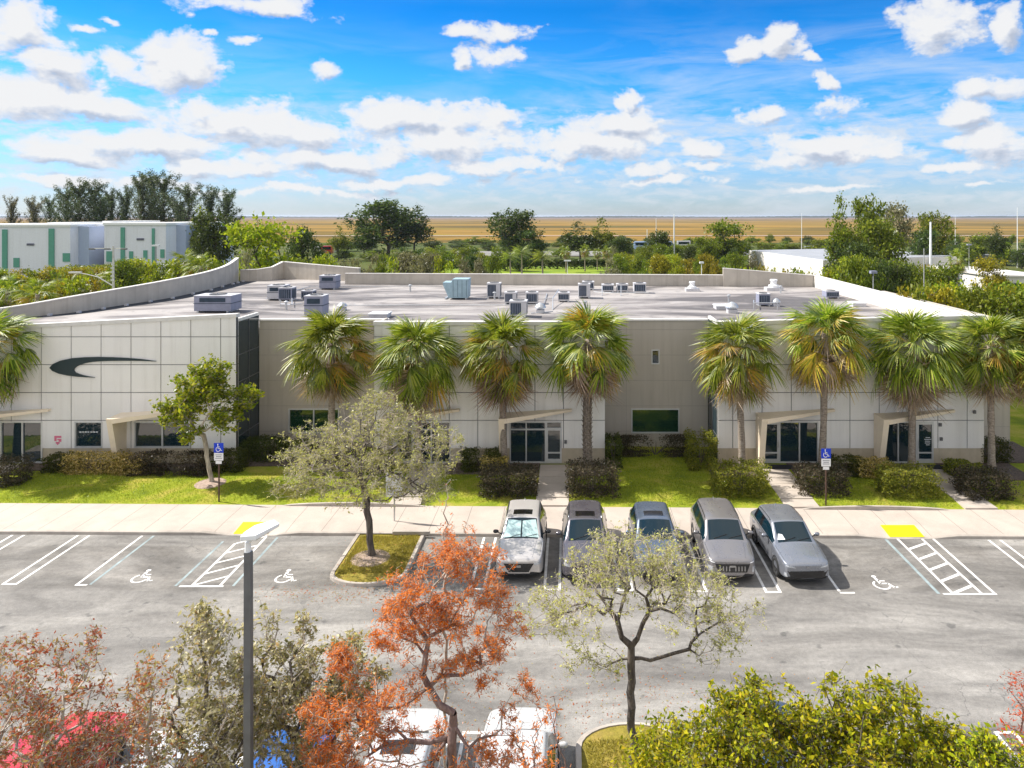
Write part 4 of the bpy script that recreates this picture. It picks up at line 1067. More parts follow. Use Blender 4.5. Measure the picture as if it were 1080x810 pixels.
# roof slab
PX = [(-41.5, YF + .33), (-18.7, YF + .33), (-18.7, YR + .2), (-10.6, YR + .2), (-10.6, YF + .26), (1.75, YF + .26), (1.75, YR + .2), (8.25, YR + .2), (8.25, YF + .26), (22.6, YF + .26), (22.6, 66.6),
      (14.3, 66.6), (14.3, 68.0), (-21.8, 69.1), (-21.8, 72.1), (-30.2, 74.9), (-33.4, 72.6), (-33.1, 68.7), (-32.5, 63), (-32.3, 57), (-33.2, 52.4), (-34.0, 48.5), (-35.7, 46.3), (-38, 43.5), (-41.5, 41)]
m = MB(); m.prism(PX, 6.9, ZR); m.build('roof', 'roof_membrane', B)
# parapets
def parapet(pts, th=.25, mat='parapet_paint', name='parapet', zb=0.0):
    """pts: x, y, ztop along the inner face; outward normal is to the left of travel"""
    P = [Vector((p[0], p[1])) for p in pts]; out = []
    for i in range(len(P)):
        d = (P[min(i + 1, len(P) - 1)] - P[max(i - 1, 0)]).normalized(); out.append(P[i] + Vector((-d.y, d.x)) * th)
    V = []; Fc = []
    for p, q, t in zip(P, out, pts): V += [(p.x, p.y, zb), (p.x, p.y, t[2]), (q.x, q.y, t[2]), (q.x, q.y, zb)]
    for i in range(len(P) - 1):
        for k in range(4): Fc.append((i * 4 + k, i * 4 + (k + 1) % 4, (i + 1) * 4 + (k + 1) % 4, (i + 1) * 4 + k))
    Fc += [(0, 1, 2, 3), (len(V) - 4, len(V) - 3, len(V) - 2, len(V) - 1)]
    m = MB(); m.add(V, Fc); o = m.build(name, mat, B)
    V = []; Fc = []
    for i, (p, q, t) in enumerate(zip(P, out, pts)):
        n = (q - p).normalized() * .04; a = p - n; b = q + n
        V += [(a.x, a.y, t[2] + .002), (a.x, a.y, t[2] + .07), (b.x, b.y, t[2] + .07), (b.x, b.y, t[2] + .002)]
    for i in range(len(P) - 1):
        for k in range(4): Fc.append((i * 4 + k, i * 4 + (k + 1) % 4, (i + 1) * 4 + (k + 1) % 4, (i + 1) * 4 + k))
    Fc += [(0, 1, 2, 3), (len(V) - 4, len(V) - 3, len(V) - 2, len(V) - 1)]
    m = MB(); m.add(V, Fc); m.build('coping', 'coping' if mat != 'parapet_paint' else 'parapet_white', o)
    return o
def smoothpts(pts, n=6):
    out = []
    for i in range(len(pts) - 1):
        p0 = pts[max(i - 1, 0)]; p1 = pts[i]; p2 = pts[i + 1]; p3 = pts[min(i + 2, len(pts) - 1)]
        for k in range(n):
            t = k / n; out.append(tuple(.5 * ((2 * b) + (-a + c) * t + (2 * a - 5 * b + 4 * c - d) * t * t + (-a + 3 * b - 3 * c + d) * t ** 3) for a, b, c, d in zip(p0, p1, p2, p3)))
    return out + [pts[-1]]
parapet(smoothpts([(-41.5, 40.6, 7.55), (-38.2, 43.2, 7.75), (-36.1, 45.8, 7.9), (-34.1, 48.5, 8.25), (-33.3, 52.4, 8.4), (-32.4, 56.9, 8.6), (-32.5, 63.2, 8.75), (-33.2, 68.75, 9.0), (-34.0, 72.8, 9.5)]), name='parapet', zb=0)
parapet([(-33.6, 72.3, 8.3), (-32.0, 72.5, 8.33), (-30.8, 73.4, 8.5), (-30.3, 75.0, 8.95)], name='parapet')
parapet([(-30.3, 75.0, 8.95), (-26.5, 73.6, 8.75), (-21.4, 71.9, 8.5)], name='parapet')
parapet([(-21.9, 69.0, 8.2), (14.3, 66.9, 8.22)], name='parapet')
parapet([(14.3, 66.7, 8.88), (22.75, 66.5, 8.22)], name='parapet')
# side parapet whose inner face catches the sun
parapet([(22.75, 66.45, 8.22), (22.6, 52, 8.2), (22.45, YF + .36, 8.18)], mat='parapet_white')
V = []; Fc = []  # dark strip painting the shadow at the foot of the curved parapet
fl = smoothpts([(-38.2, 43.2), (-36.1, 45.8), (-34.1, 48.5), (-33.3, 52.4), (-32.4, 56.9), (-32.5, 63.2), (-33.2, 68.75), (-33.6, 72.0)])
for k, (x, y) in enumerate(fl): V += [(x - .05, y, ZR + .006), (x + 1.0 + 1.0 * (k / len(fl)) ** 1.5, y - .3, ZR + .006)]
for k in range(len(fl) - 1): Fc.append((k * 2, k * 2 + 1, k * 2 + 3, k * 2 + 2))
m = MB(); m.add(V, Fc); m.build('roof_painted_shade', 'roof_shade_paint', B)
# drainage line along the foot of the curved parapet
for k in range(13):
    t = k / 12; i = t * 6; pts = [(-36.1, 45.8), (-34.1, 48.5), (-33.3, 52.4), (-32.4, 56.9), (-32.5, 63.2), (-33.2, 68.75), (-33.5, 71.5)]
    a = pts[min(int(i), 5)]; b = pts[min(int(i) + 1, 6)]; f = i - int(i) if i < 6 else 1
    x = a[0] + (b[0] - a[0]) * f + .55; y = a[1] + (b[1] - a[1]) * f
    m = MB(); m.box(x - .10, x + .10, y - .12, y + .12, ZR, ZR + .14); m.build('pipe_support', 'hvac_light', B)
# canopies
def canopy(xleg, xtip, zt=3.02, d=1.3, left=True):
    s = 1 if xtip > xleg else -1
    m = MB()                                     # blade: deep at the leg, tapering to nothing at the tip, rising a little
    y = YF - .031
    V = [(xleg, y, zt), (xleg, y - d, zt), (xtip, y - .22, zt + .22), (xtip, y, zt + .22), (xleg, y, zt - .30), (xleg, y - d, zt - .26), (xtip, y - .22, zt + .10), (xtip, y, zt + .12)]
    m.add(V, [(0, 1, 2, 3), (7, 6, 5, 4), (0, 4, 5, 1), (1, 5, 6, 2), (2, 6, 7, 3), (3, 7, 4, 0)])
    # leg fin: deep at the top, narrow at the ground
    a = xleg - s * .30; b = xleg
    V = [(a, y, .16), (a, y - .62, .16), (b, y - .62, .16), (b, y, .16), (a, y, zt), (a, y - d, zt), (b, y - d, zt), (b, y, zt)]
    m.add(V, [(0, 3, 2, 1), (4, 5, 6, 7), (0, 1, 5, 4), (1, 2, 6, 5), (2, 3, 7, 6), (3, 0, 4, 7)])
    m.build('canopy', 'cream_paint', B)
canopy(px(802.5), px(879)); canopy(px(927), px(1005), zt=2.98)
canopy(px(534), px(603)); canopy(px(413), px(485)); canopy(px(-32), px(54)); canopy(px(134), px(206))
# crescent emblems
def swoosh(ox, oz):
    O = [(165.5, 380.6), (150, 378.4), (135, 377.2), (120, 376.5), (105, 376.2), (90, 376.5), (76, 377.6), (65, 380), (57, 383.5), (53.5, 387.5), (56.5, 390.8), (63, 393.6), (72, 395.6), (82, 396.8), (92, 397.5), (101, 397.8)]
    I = [(165.5, 380.8), (150, 380.2), (135, 380.1), (120, 380.2), (108, 380.6), (99, 381.3), (92, 382.5), (86.5, 384.2), (82, 386.3), (79.5, 388.6), (79, 390.6), (80.5, 392.4), (84, 394), (89, 395.5), (95, 396.8), (101, 397.9)]
    V = [(px(x) + ox, y, gz(q, YF) + oz) for y in (YF - .11, YF - .032) for L_ in (O, I) for x, q in L_]; n = len(O); Fc = []
    for k in range(n - 1):
        Fc += [(k, k + 1, n + k + 1, n + k), (2 * n + k, 3 * n + k, 3 * n + k + 1, 2 * n + k + 1), (k, 2 * n + k, 2 * n + k + 1, k + 1), (n + k, n + k + 1, 3 * n + k + 1, 3 * n + k)]
    m = MB(); m.add(V, Fc); m.build('crescent_emblem', 'logo_teal', B)
swoosh(0, 0); swoosh(790 / 19.18, -3 * .0521)
# small things fixed to the fronts
m = MB()
ex, ez = px(57.8), gz(459.5, YF); u = 1 / 19.18
for a, b, c, d in ((0, 7.4, -2.2, 0), (0, 2.4, -5.5, -2.2), (3.2, 7.4, -4.6, -3.2), (4.6, 7.4, -6.2, -4.6), (1.4, 5.6, -8, -6.4)): m.box(ex + a * u, ex + b * u, YF - .04, YF - .032, ez + c * u, ez + d * u)
m.add([(ex + 2 * u, YF - .036, ez - 8.05 * u), (ex + 5 * u, YF - .036, ez - 8.05 * u), (ex + 3.5 * u, YF - .036, ez - 9.8 * u)], [(0, 1, 2)])
m.build('wall_decal', 'pink_decal', B)
m = MB()
for k in range(7): a = px(83.5) + k * .15; m.box(a, a + (.11 if k != 3 else .08), YF + .024, YF + .028, gz(456.3, YF), gz(455.3, YF))
m.build('window_lettering', 'sign_white', B)
for (pxx, pyy) in ((596.5, 465.5), (992, 462.5), (991, 447.5), (1027, 434)):
    m = MB(); x, z = px(pxx), gz(pyy, YF); m.box(x - .07, x + .07, YF - .12, YF - .032, z - .09, z + .09); m.build('wall_box', 'dark_pole', B, bevel=.01)
# lettering on the glass door: white word rows
m = MB()
for k, wd in enumerate((.26, .40, .34, .34, .22)): 
    z = gz(462, YF) - k * .10; 
    for q in range(int(wd / .05)): a = px(979) - wd / 2 + q * .05; m.box(a, a + .034, YF + .014, YF + .018, z, z + .045)
m.build('door_lettering', 'sign_white', B)
for (pxx, lab) in ((817, 'black door mat outside the glass door beside the accessible parking sign'), (985, 'black door mat outside the glass door nearest the grey stub wall')):
    x = px(pxx); m = MB(); pts = [(x + .85 * math.copysign(abs(math.cos(a)) ** .5, math.cos(a)), 38.45 + .34 * math.copysign(abs(math.sin(a)) ** .5, math.sin(a))) for a in [k * math.pi / 12 for k in range(24)]]
    m.prism(pts, .236, .25); tag(m.build('door_mat', 'mat_black'), lab, 'door mat', 'door mats')

# ------------------------------------------------------------------ roof plant
def rz_(py): return (CAMH - ZR) * F / (py - HY)
def condenser(x, y, w, d, h, label, style='cube', body='hvac_light', z=ZR, legs=.12, turn=0):
    e = empty('roof_unit', (x, y, z), label, 'air conditioner', 'air conditioning units on the flat roof', turn)
    m = MB(); a, b = w / 2, d / 2; z0 = legs
    if style == 'hood':
        poly = [(-a, h * .72), (-a * .55, z0), (a * .95, z0), (a, h), (-a * .25, h), (-a * .35, h * .84), (-a, h * .84)]
        m.xzplate(poly, -b, b); m.build('casing', 'hvac_hood', e, bevel=.02)
        m = MB()
        for k in range(4): m.box(-a * .2 + k * .35, -a * .2 + k * .35 + .02, -b - .012, -b, z0 + .1, h - .1)
        m.build('panel_seam', 'hvac_coil', e)
    else:
        m.box(-a, a, -b, b, z0, h); m.build('casing', body, e, bevel=.02)
        m = MB(); m.box(-a - .02, a + .02, -b - .02, b + .02, h + .001, h + .05); m.build('top_plate', 'hvac_light', e)
        if style == 'two':
            m = MB(); m.box(-a - .03, a + .03, -b - .03, b + .03, h * .55, h * .58); m.box(-a * .7, a * .7, -b - .02, -b, h * .65, h * .9); m.build('panel_band', 'hvac_coil', e)
        if style in ('coil', 'cube'):
            m = MB(); x0 = -a * .86; x1 = a * (.86 if style == 'coil' else .35)
            m.box(x0, x1, -b - .012, -b - .002, z0 + .08, h - .08); c_ = m.build('coil_grille', 'hvac_coil', e)
            m = MB()
            for k in range(1, 6): q = x0 + (x1 - x0) * k / 6; m.box(q - .012, q + .012, -b - .022, -b - .013, z0 + .1, h - .1)
            m.build('grille_bar', 'hvac_grey', c_)
            m = MB(); m.box(a + .002, a + .012, -b * .8, b * .8, z0 + .08, h - .08); m.build('coil_grille', 'hvac_coil', e)
        m = MB(); r = min(a, b) * .72; m.lathe([(r, .05), (r, .10), (r * .9, .10), (r * .9, .06)], 0, 0, h, 18)
        for k in range(6): th = k * math.pi / 6; m.tube([(r * math.cos(th), r * math.sin(th), h + .10), (-r * math.cos(th), -r * math.sin(th), h + .10)], .008, 4)
        m.build('fan_guard', 'dark_pole', e)
    for sx in (-.8, .8):
        m = MB(); m.box(sx * a - .06, sx * a + .06, -b, b, 0, z0 - .002); m.build('support_rail', 'galvanised', e)
    return e
plain('hvac_hood', (0.30, 0.42, 0.48), 0.6, 0.0, var=0.1)
UN = [(203, 245, 311, 330, 1.6, 'two', 'hvac_grey', 'large grey box unit standing alone behind the fascia with the crescent emblem'),
      (281, 300, 300.5, 317, 1.3, 'two', 'hvac_light', 'pale lavender unit at the front of the cluster near the curved parapet'),
      (293, 308, 303, 317.5, 1.0, 'coil', 'hvac_grey', 'blue-grey coil unit touching the pale lavender one'),
      (317, 330, 306.5, 316, .9, 'coil', 'hvac_grey', 'small dark unit behind the tall two-tier box'),
      (320, 341, 311, 334.5, 1.2, 'two', 'hvac_grey', 'tall two-tier grey box nearest the recessed grey wall'),
      (336, 354.5, 290, 305.5, 1.4, 'two', 'hvac_grey', 'grey box unit standing alone before the stepped rear parapet'),
      (466, 495, 292.5, 316, 1.5, 'hood', 'hvac_grey', 'big pale blue unit with slanted intake hood near the rear parapet'),
      (513, 528, 298, 315, 1.1, 'cube', 'hvac_light', 'upright unit with dark coil just past the hooded one'),
      (531.5, 545, 308, 321, 1.0, 'cube', 'hvac_light', 'low unit with dark coil behind the one hidden by palm fronds'),
      (536.5, 556, 317, 335, 1.1, 'cube', 'hvac_light', 'dark coil unit partly hidden by palm fronds at the front roof edge'),
      (554, 567.5, 308, 321, .9, 'coil', 'hvac_light', 'square coil unit next to the round blower'),
      (588, 601, 308.5, 318.5, .8, 'coil', 'hvac_light', 'single pale unit with a small dark square grille'),
      (609.5, 623, 299, 315, 1.1, 'cube', 'hvac_light', 'tall coil unit at the start of the row by the rear parapet'),
      (614, 627, 297, 306, 1.0, 'coil', 'hvac_light', 'white framed unit just behind the tall coil unit'),
      (634.5, 648, 300, 308.5, .9, 'coil', 'hvac_light', 'first of the three black-faced units in a row'),
      (650, 663, 299.5, 308.5, .9, 'coil', 'hvac_light', 'middle one of the three black-faced units in a row'),
      (668, 682, 298.5, 309.5, .9, 'coil', 'hvac_light', 'last and widest of the three black-faced units in a row'),
      (800, 813, 309.5, 323, .9, 'coil', 'hvac_grey', 'blue-grey unit standing on a raised frame beside the domed vents'),
      (871, 886, 307, 315, 1.0, 'coil', 'hvac_grey', 'low dark unit by the sunlit side parapet'),
      ]
for (a, b, t, bt, d, st, bd, lab) in UN:
    Y = rz_(bt); x = gx((a + b) / 2, Y); w = (b - a) * Y / F * .93; h = (bt - t) * Y / F * .92
    condenser(x, Y + d / 2, w, d, h, lab, st, bd)
# frame under the raised unit, pipes and little blower
def vent(px_, pyb, r, h, label, kind='dome'):
    Y = rz_(pyb); x = gx(px_, Y); e = empty('roof_vent', (x, Y, ZR), label, 'roof vent', 'vents on the flat roof')
    m = MB()
    if kind == 'dome':
        m.box(-r * .8, r * .8, -r * .8, r * .8, 0, h * .35); m.build('curb', 'hvac_light', e)
        m = MB(); m.lathe([(r * .5, h * .352), (r * .5, h * .5), (r * 1.15, h * .5), (r * 1.1, h * .62), (r * .7, h * .85), (r * .2, h)], 0, 0, 0, 18); m.build('hood', 'galvanised', e, smooth=False)
    elif kind == 'curb':
        m.box(-r, r, -r, r, 0, h * .7); m.build('curb', 'hvac_light', e); m = MB(); m.box(-r * 1.08, r * 1.08, -r * 1.08, r * 1.08, h * .702, h); m.build('lid', 'white_plastic', e, bevel=.03)
    else:
        m.box(-r * 1.4, r * 1.4, -r, r, 0, h * .3); m.build('curb', 'hvac_light', e)
        m = MB(); m.lathe([(r * .9, h * .302), (r * .9, h * .5), (r * .5, h * .55), (r * .5, h * .85), (r * .65, h * .88), (r * .6, h)], 0, 0, 0, 16); m.build('fan_drum', 'white_plastic', e)
    return e
vent(361, 327, .30, .55, 'round metal hood vent near the tall two-tier box')
vent(401, 334.5, .58, .32, 'low square white skylight curb behind the palm crowns', 'curb')
vent(570, 330, .34, .7, 'small round blower with pipes beside the square coil unit')
vent(772, 330, .40, .75, 'domed hood vent near the front roof edge in front of its low curb')
vent(762, 325.5, .55, .28, 'flat white curb just behind the domed hood vent', 'curb')
vent(816, 306.5, .52, 1.0, 'white drum fan on a wide curb near the rear parapet', 'drum')
vent(730, 307, .42, .85, 'small white vent standing alone before the level rear parapet', 'drum')
vent(818.5, 323, .28, .6, 'small hood vent beside the unit on a raised frame')
vent(904, 323, .48, .32, 'low white curb vent near the sunlit side parapet', 'curb')
def pipes(pts, label):
    m = MB()
    for q in pts: m.tube(q, .035, 6)
    tag(m.build('roof_pipe', 'galvanised'), label, 'pipe', 'pipe runs on the roof')
P_ = lambda a, b, z=.25: (gx(a, rz_(b)), rz_(b), ZR + z)
pipes([[P_(296, 324), P_(306, 325), P_(318, 324)], [P_(296, 324, 0), P_(296, 324, .5)], [P_(301, 324.5, 0), P_(301, 324.5, .5)], [P_(308, 318), P_(308, 324.6)]], 'grey pipe run between the cluster units near the curved parapet')
pipes([[P_(574, 322, .5), P_(583, 321.5, .5), P_(589, 316, .8)], [P_(583, 327, 0), P_(583, 321.5, .5)], [P_(560, 332, .1), P_(583, 330, .1)]], 'thin grey pipe linking the round blower to the pale unit')
pipes([[P_(626, 311), P_(645, 312), P_(684, 312)], [P_(635, 312, 0), P_(635, 310, .7)], [P_(655, 312, 0), P_(655, 310, .7)]], 'grey pipe run along the three black-faced units')
pipes([[P_(795, 327, .5), P_(820, 327, .5)], [P_(795, 327, 0), P_(795, 327, .5)], [P_(820, 327, 0), P_(820, 327, .5)], [P_(795, 324, .5), P_(795, 327, .5)]], 'rail frame in front of the raised blue-grey unit')

pipes([[(-17, 52, ZR + .08), (-2, 52.3, ZR + .08), (-2, 60, ZR + .08)]], 'long thin conduit crossing the middle of the roof')
pipes([[(-24, 56, ZR + .08), (-24.2, 66, ZR + .08), (-12, 66.3, ZR + .08)]], 'conduit running past the unit before the stepped parapet')
for k, (x, y) in enumerate(((-14, 62), (-6, 56), (6, 63), (12, 54), (18, 61), (-20, 50), (1, 50))):
    m = MB(); m.tube([(x, y, ZR), (x, y, ZR + .55)], .07, 8); m.lathe([(.16, .551), (.16, .60), (.05, .66)], x, y, ZR, 10); tag(m.build('vent_pipe', 'galvanised'), 'short capped vent pipe standing on the bare roof', 'vent pipe', 'capped vent pipes on the bare roof')
# ------------------------------------------------------------------ cars in the stalls
def park(pxc, X=None): return X
YC = 28.75
car('parked_car', (gx(549.5, 28.0), 29.0, 0), 0, 'champagne crossover with a silver sun shade behind its windscreen and a sunroof', 'paint_champagne', L=4.55, W=1.84, H=1.66, hood=.98, cowl=1.30, wst=2.02, rend=3.85, rbase=4.28, grille='hex', sunroof=True, shade=True, rails=True, rim='dark_rim', group='cars parked in the stalls by the building')
car('parked_car', (.58, 28.9, 0), 0, 'dark graphite crossover with sunroof half hidden by the sparse tree, next to the champagne one', 'paint_graphite', L=4.70, W=1.86, H=1.68, hood=1.0, cowl=1.25, wst=1.98, rend=3.95, rbase=4.38, grille='hex', sunroof=True, rails='chrome', group='cars parked in the stalls by the building')
car('parked_car', (3.38, 28.95, 0), R(-1), 'slate blue crossover parked between the graphite and the taupe cars', 'paint_slate', L=4.60, W=1.86, H=1.62, hood=.98, cowl=1.28, wst=2.05, rend=3.75, rbase=4.28, grille='hex', sunroof=True, group='cars parked in the stalls by the building')
car('parked_car', (6.10, 29.0, 0), R(-1), 'taupe three-row crossover with wide chrome studded grille', 'paint_taupe', L=4.80, W=1.90, H=1.70, hood=1.03, cowl=1.22, wst=1.90, rend=4.1, rbase=4.52, grille='wide', rails=True, group='cars parked in the stalls by the building')
car('parked_car', (8.72, 28.75, 0), R(2.5), 'silver sloping-roof crossover with thin headlights and broad black lower grille', 'paint_silver', L=4.64, W=1.86, H=1.60, hood=.98, cowl=1.30, wst=2.10, rend=3.75, rbase=4.28, grille='low', rails=True, face=5, group='cars parked in the stalls by the building')
PI = math.pi
g2 = 'cars in the facing row under the trees'
car('parked_car', (-1.25, 16.35, 0), PI, 'white crossover with bare red twigs hanging over its windscreen', 'paint_white', L=4.7, W=1.88, H=1.70, hood=1.04, cowl=1.20, wst=1.9, rend=4.0, rbase=4.4, grille='hex', group=g2)
car('parked_car', (-3.95, 16.45, 0), PI, 'white hatchback behind the trunk of the orange-red tree', 'paint_white', L=4.6, W=1.84, H=1.62, hood=.98, cowl=1.22, wst=1.95, rend=3.9, rbase=4.3, grille='low', sunroof=True, group=g2)
car('parked_car', (-6.75, 16.0, 0), PI, 'bright blue small car under the olive-leaved trees', 'paint_blue', L=4.3, W=1.78, H=1.52, hood=.92, cowl=1.2, wst=1.95, rend=3.5, rbase=4.0, grille='hex', group=g2)
car('parked_car', (-9.5, 15.7, 0), PI, 'white car under the olive and russet leaves beside the blue one', 'paint_white', L=4.5, W=1.82, H=1.55, hood=.95, cowl=1.25, wst=2.0, rend=3.6, rbase=4.1, grille='wide', group=g2)
car('parked_car', (-12.25, 16.3, 0), PI, 'bright red crossover seen through the russet branches', 'paint_red', L=4.6, W=1.86, H=1.66, hood=1.0, cowl=1.2, wst=1.9, rend=3.9, rbase=4.35, grille='hex', group=g2)
car('parked_car', (5.0, 16.9, 0), PI, 'dark blue car peeping out behind the lime-green trees', 'paint_navy', L=4.5, W=1.84, H=1.5, hood=.92, cowl=1.3, wst=2.05, rend=3.6, rbase=4.15, grille='hex', group=g2)

# ------------------------------------------------------------------ signs and lamp
def acc_sign(X, Y, ztop, label, w=.23, blank=False):
    e = empty('parking_sign', (X, Y, .1), label, 'sign', 'posted signs along the sidewalk'); zt = ztop - .1
    m = MB(); m.box(-.03, .03, -.025, .025, 0, zt - .1); m.build('post', 'rust_post' if not blank else 'galvanised', e)
    m = MB(); m.box(-w, w, -.035, -.028, zt - 2 * w, zt); p = m.build('sign_plate', 'sign_blue' if not blank else 'sign_white', e)
    if not blank:
        m = MB(); wheelchair(m, lambda u, v: (-w * .72 + u * w * 1.5, -.040, zt - 2 * w + .04 + v * w * 1.7)); m.build('wheelchair_symbol', 'sign_white', p)
    m = MB(); m.box(-w * .96, w * .96, -.035, -.028, zt - 2 * w - .38, zt - 2 * w - .02); p2 = m.build('sign_plate', 'sign_white', e)
    m = MB()
    for k in range(3): m.box(-w * (.7 - .15 * (k % 2)), w * (.7 - .15 * (k % 2)), -.039, -.0355, zt - 2 * w - .12 - k * .08, zt - 2 * w - .095 - k * .08)
    m.build('sign_text', 'sign_ink', p2)
    if not blank:
        m = MB(); m.box(-w * .62, w * .62, -.035, -.028, zt - 2 * w - .54, zt - 2 * w - .40); m.build('sign_plate', 'sign_white', e)
    return e
acc_sign(gx(231, 34.05), 34.05, 2.95, 'blue accessible parking sign on a rusty post beside the small green lawn tree')
acc_sign(gx(871, 33.6), 33.6, 2.83, 'blue accessible parking sign in front of the palm by the glass door and mat')
acc_sign(gx(416, 31.9), 31.9, 2.35, 'white notice sign on a post half hidden by the island tree', .38, True)
e = empty('street_lamp', (gx(262, 12.4), 12.4, 0), 'dark square lamp post with a white flat lamp head standing among the olive trees', 'lamp')
m = MB(); m.add([(sx * w_, sy * w_, z) for z, w_ in ((0, .07), (7.95, .056)) for sx, sy in ((-1, -1), (1, -1), (1, 1), (-1, 1))], [(0, 3, 2, 1), (4, 5, 6, 7), (0, 1, 5, 4), (1, 2, 6, 5), (2, 3, 7, 6), (3, 0, 4, 7)])
m.build('pole', 'dark_pole', e)
m = MB(); m.box(-.16, .16, -.16, .16, 0, .05); m.lathe([(.30, 0), (.30, -.001)], 0, 0, .0, 8); m.build('base_plate', 'dark_pole', e)
m = MB(); m.lathe([(.055, 7.952), (.05, 8.12)], -.01, 0, 0, 10); m.tube([(-.01, 0, 8.10), (.10, .02, 8.24)], .04, 8); m.build('bracket', 'white_plastic', e)
m = MB(); P0 = [(-.09, -.12), (.20, -.16), (.46, .20), (.30, .36), (.0, .24), (-.10, .05)]
m.prism(P0, [8.18, 8.22, 8.30, 8.30, 8.22, 8.18], [8.27, 8.31, 8.36, 8.36, 8.31, 8.27]); hd = m.build('lamp_head', 'white_plastic', e, bevel=.015)
m = MB(); m.prism([(.02, -.06), (.18, -.10), (.36, .16), (.26, .24), (.04, .14)], [8.17, 8.19, 8.255, 8.255, 8.19], [8.175, 8.20, 8.26, 8.26, 8.20]); m.build('lens', 'lamp_lens', hd)

# ------------------------------------------------------------------ palms
PM = [palm_meshes(3, 7.05, 2.80, True, .3, .9, stiff=.9), palm_meshes(5, 6.75, 2.70, False, .15, .8, lean=(.15, .1), stiff=.9), palm_meshes(9, 6.6, 2.65, False, .25, 1.2, lean=(-.15, 0)),
      palm_meshes(12, 7.4, 2.70, False, .85, 1.2, lean=(.2, 0)), palm_meshes(17, 6.75, 2.85, False, .12, 1.5), palm_meshes(23, 6.7, 2.75, False, .2, .7, lean=(-.25, .1), stiff=1.1), palm_meshes(29, 6.6, 2.55, False, .3, 1.0, lean=(.2, 0), stiff=1.05), palm_meshes(31, 6.9, 2.60, False, .3, .9, nfr=90, lean=(-.1, -.1), stiff=.8)]
gp = 'cabbage palms in front of the building'
for i, (pxx, Y, k, lab, rz, s) in enumerate((
        (-16, 38.0, 1, 'cabbage palm at the edge beside the crescent emblem, only its fronds showing', 0, 1.0),
        (349, 38.2, 1, 'cabbage palm before the recessed green-tinted window, first of the four central palms', 1.1, 1.0),
        (441, 38.1, 5, 'broad cabbage palm behind the grey-green island tree', 2.0, .97),
        (532, 38.1, 2, 'cabbage palm with thick brown skirt beside the central door', .5, 1.0),
        (620, 37.9, 0, 'cabbage palm with crisscross leaf bases all over its trunk', 0, 1.0),
        (782, 38.0, 6, 'cabbage palm at the corner of the block next to the recess with the green lawn', 3.5, 1.0),
        (867, 37.6, 3, 'tall cabbage palm with golden yellow fronds behind the accessible sign', 0, 1.0),
        (962, 37.8, 4, 'cabbage palm with large grey skirt beside the second cream canopy', .8, 1.0),
        (1046, 37.4, 7, 'cabbage palm in front of the grey stub wall', 4.0, .98),
        (1096, 37.0, 3, 'yellowing cabbage palm cut by the picture edge beyond the grey stub wall', 2.2, .90))):
    e = place_tree('cabbage_palm', (gx(pxx, Y), Y, .2), PM[k], lab, 'palm', gp, rz, (s, s, s))
m = MB()
# ------------------------------------------------------------------ near trees
def T(name, base, fork, blobs, label, sc=None, cat='tree', **kw):
    """base in world x,y; everything else relative"""
    ms = treemesh(base=(0, 0, -.1), fork=fork, blobs=blobs, **kw)
    return place_tree(name, base, ms, label, cat)
# small green lawn tree
T('lawn_tree', (gx(224, 36.35), 36.35, .2), (-.45, 0, 2.4),
  [(-.3, 0, 5.0, 1.1, 1.0, 1.1), (-1.9, 0, 3.6, .95, .8, .75), (1.35, .1, 4.3, 1.1, .9, .75), (-1.1, .4, 4.3, 1.0, .9, .8), (.6, -.4, 3.4, .9, .8, .6), (.1, .3, 5.9, .7, .7, .45), (-.6, -.6, 2.9, .6, .6, .5), (-.9, -.3, 5.3, .8, .7, .5)],
  'small bright green tree standing alone in a mulch ring on the lawn', seed=21, natt=260, nleaf=13000, lsize=.19, leaf='leaf_green', bark='pale_bark', r0=.11, seg=.35, spread=.20, rt=.007, twigs=1300)
# island tree
T('island_tree', (gx(393, 28.6), 28.6, .14), (-.35, .1, 2.5),
  [(-1.7, 0, 4.0, 2.3, 2.0, 1.5, 3), (1.6, .2, 4.1, 2.1, 2.0, 1.5, 3), (0, .2, 5.2, 1.9, 1.8, 1.2, 2), (-3.0, 0, 3.2, 1.1, 1.3, .9, 1), (2.5, -.3, 3.0, 1.0, 1.3, .9, 1), (0, -1.0, 3.3, 2.2, 1.2, 1.0, 1.6), (.2, 0, 6.2, .7, .7, .5, .4)],
  'large loose grey-green tree growing in the kerbed island of the parking lot', seed=5, natt=1100, nleaf=18500, lsize=.105, leaf='leaf_grey_green', bark=('oak_bark', 'pale_twig'), r0=.13, seg=.35, spread=.17, rt=.0055, aspect=.42, alpha=.25, twigs=5200)
# sparse pale tree in the near island
T('sparse_tree', (gx(668, 17.8), 17.8, .14), (-.05, 0, 2.9),
  [(-1.2, 0, 4.1, 1.3, 1.6, .5, 2), (1.3, 0, 4.2, 1.4, 1.6, .5, 2.2), (-.6, .3, 4.95, 1.1, 1.5, .4, 1.5), (.9, .3, 4.9, 1.2, 1.5, .4, 1.5), (2.4, 0, 3.7, .9, 1.2, .35, 1), (-2.1, -.2, 3.9, .8, 1.1, .35, .8), (-1.1, 0, 2.6, .9, .9, .4, .4), (-.4, .2, 5.45, .8, .9, .25, .5), (1.9, 0, 2.9, .7, .8, .3, .3)],
  'thin pale tree with spreading bare limbs and tiny leaves in the near island', seed=31, natt=900, nleaf=17000, lsize=.06, leaf='leaf_pale', bark=('oak_bark', 'pale_twig'), r0=.10, seg=.28, spread=.13, rt=.0042, aspect=.5, alpha=.3, twigs=5600, wig=.13)
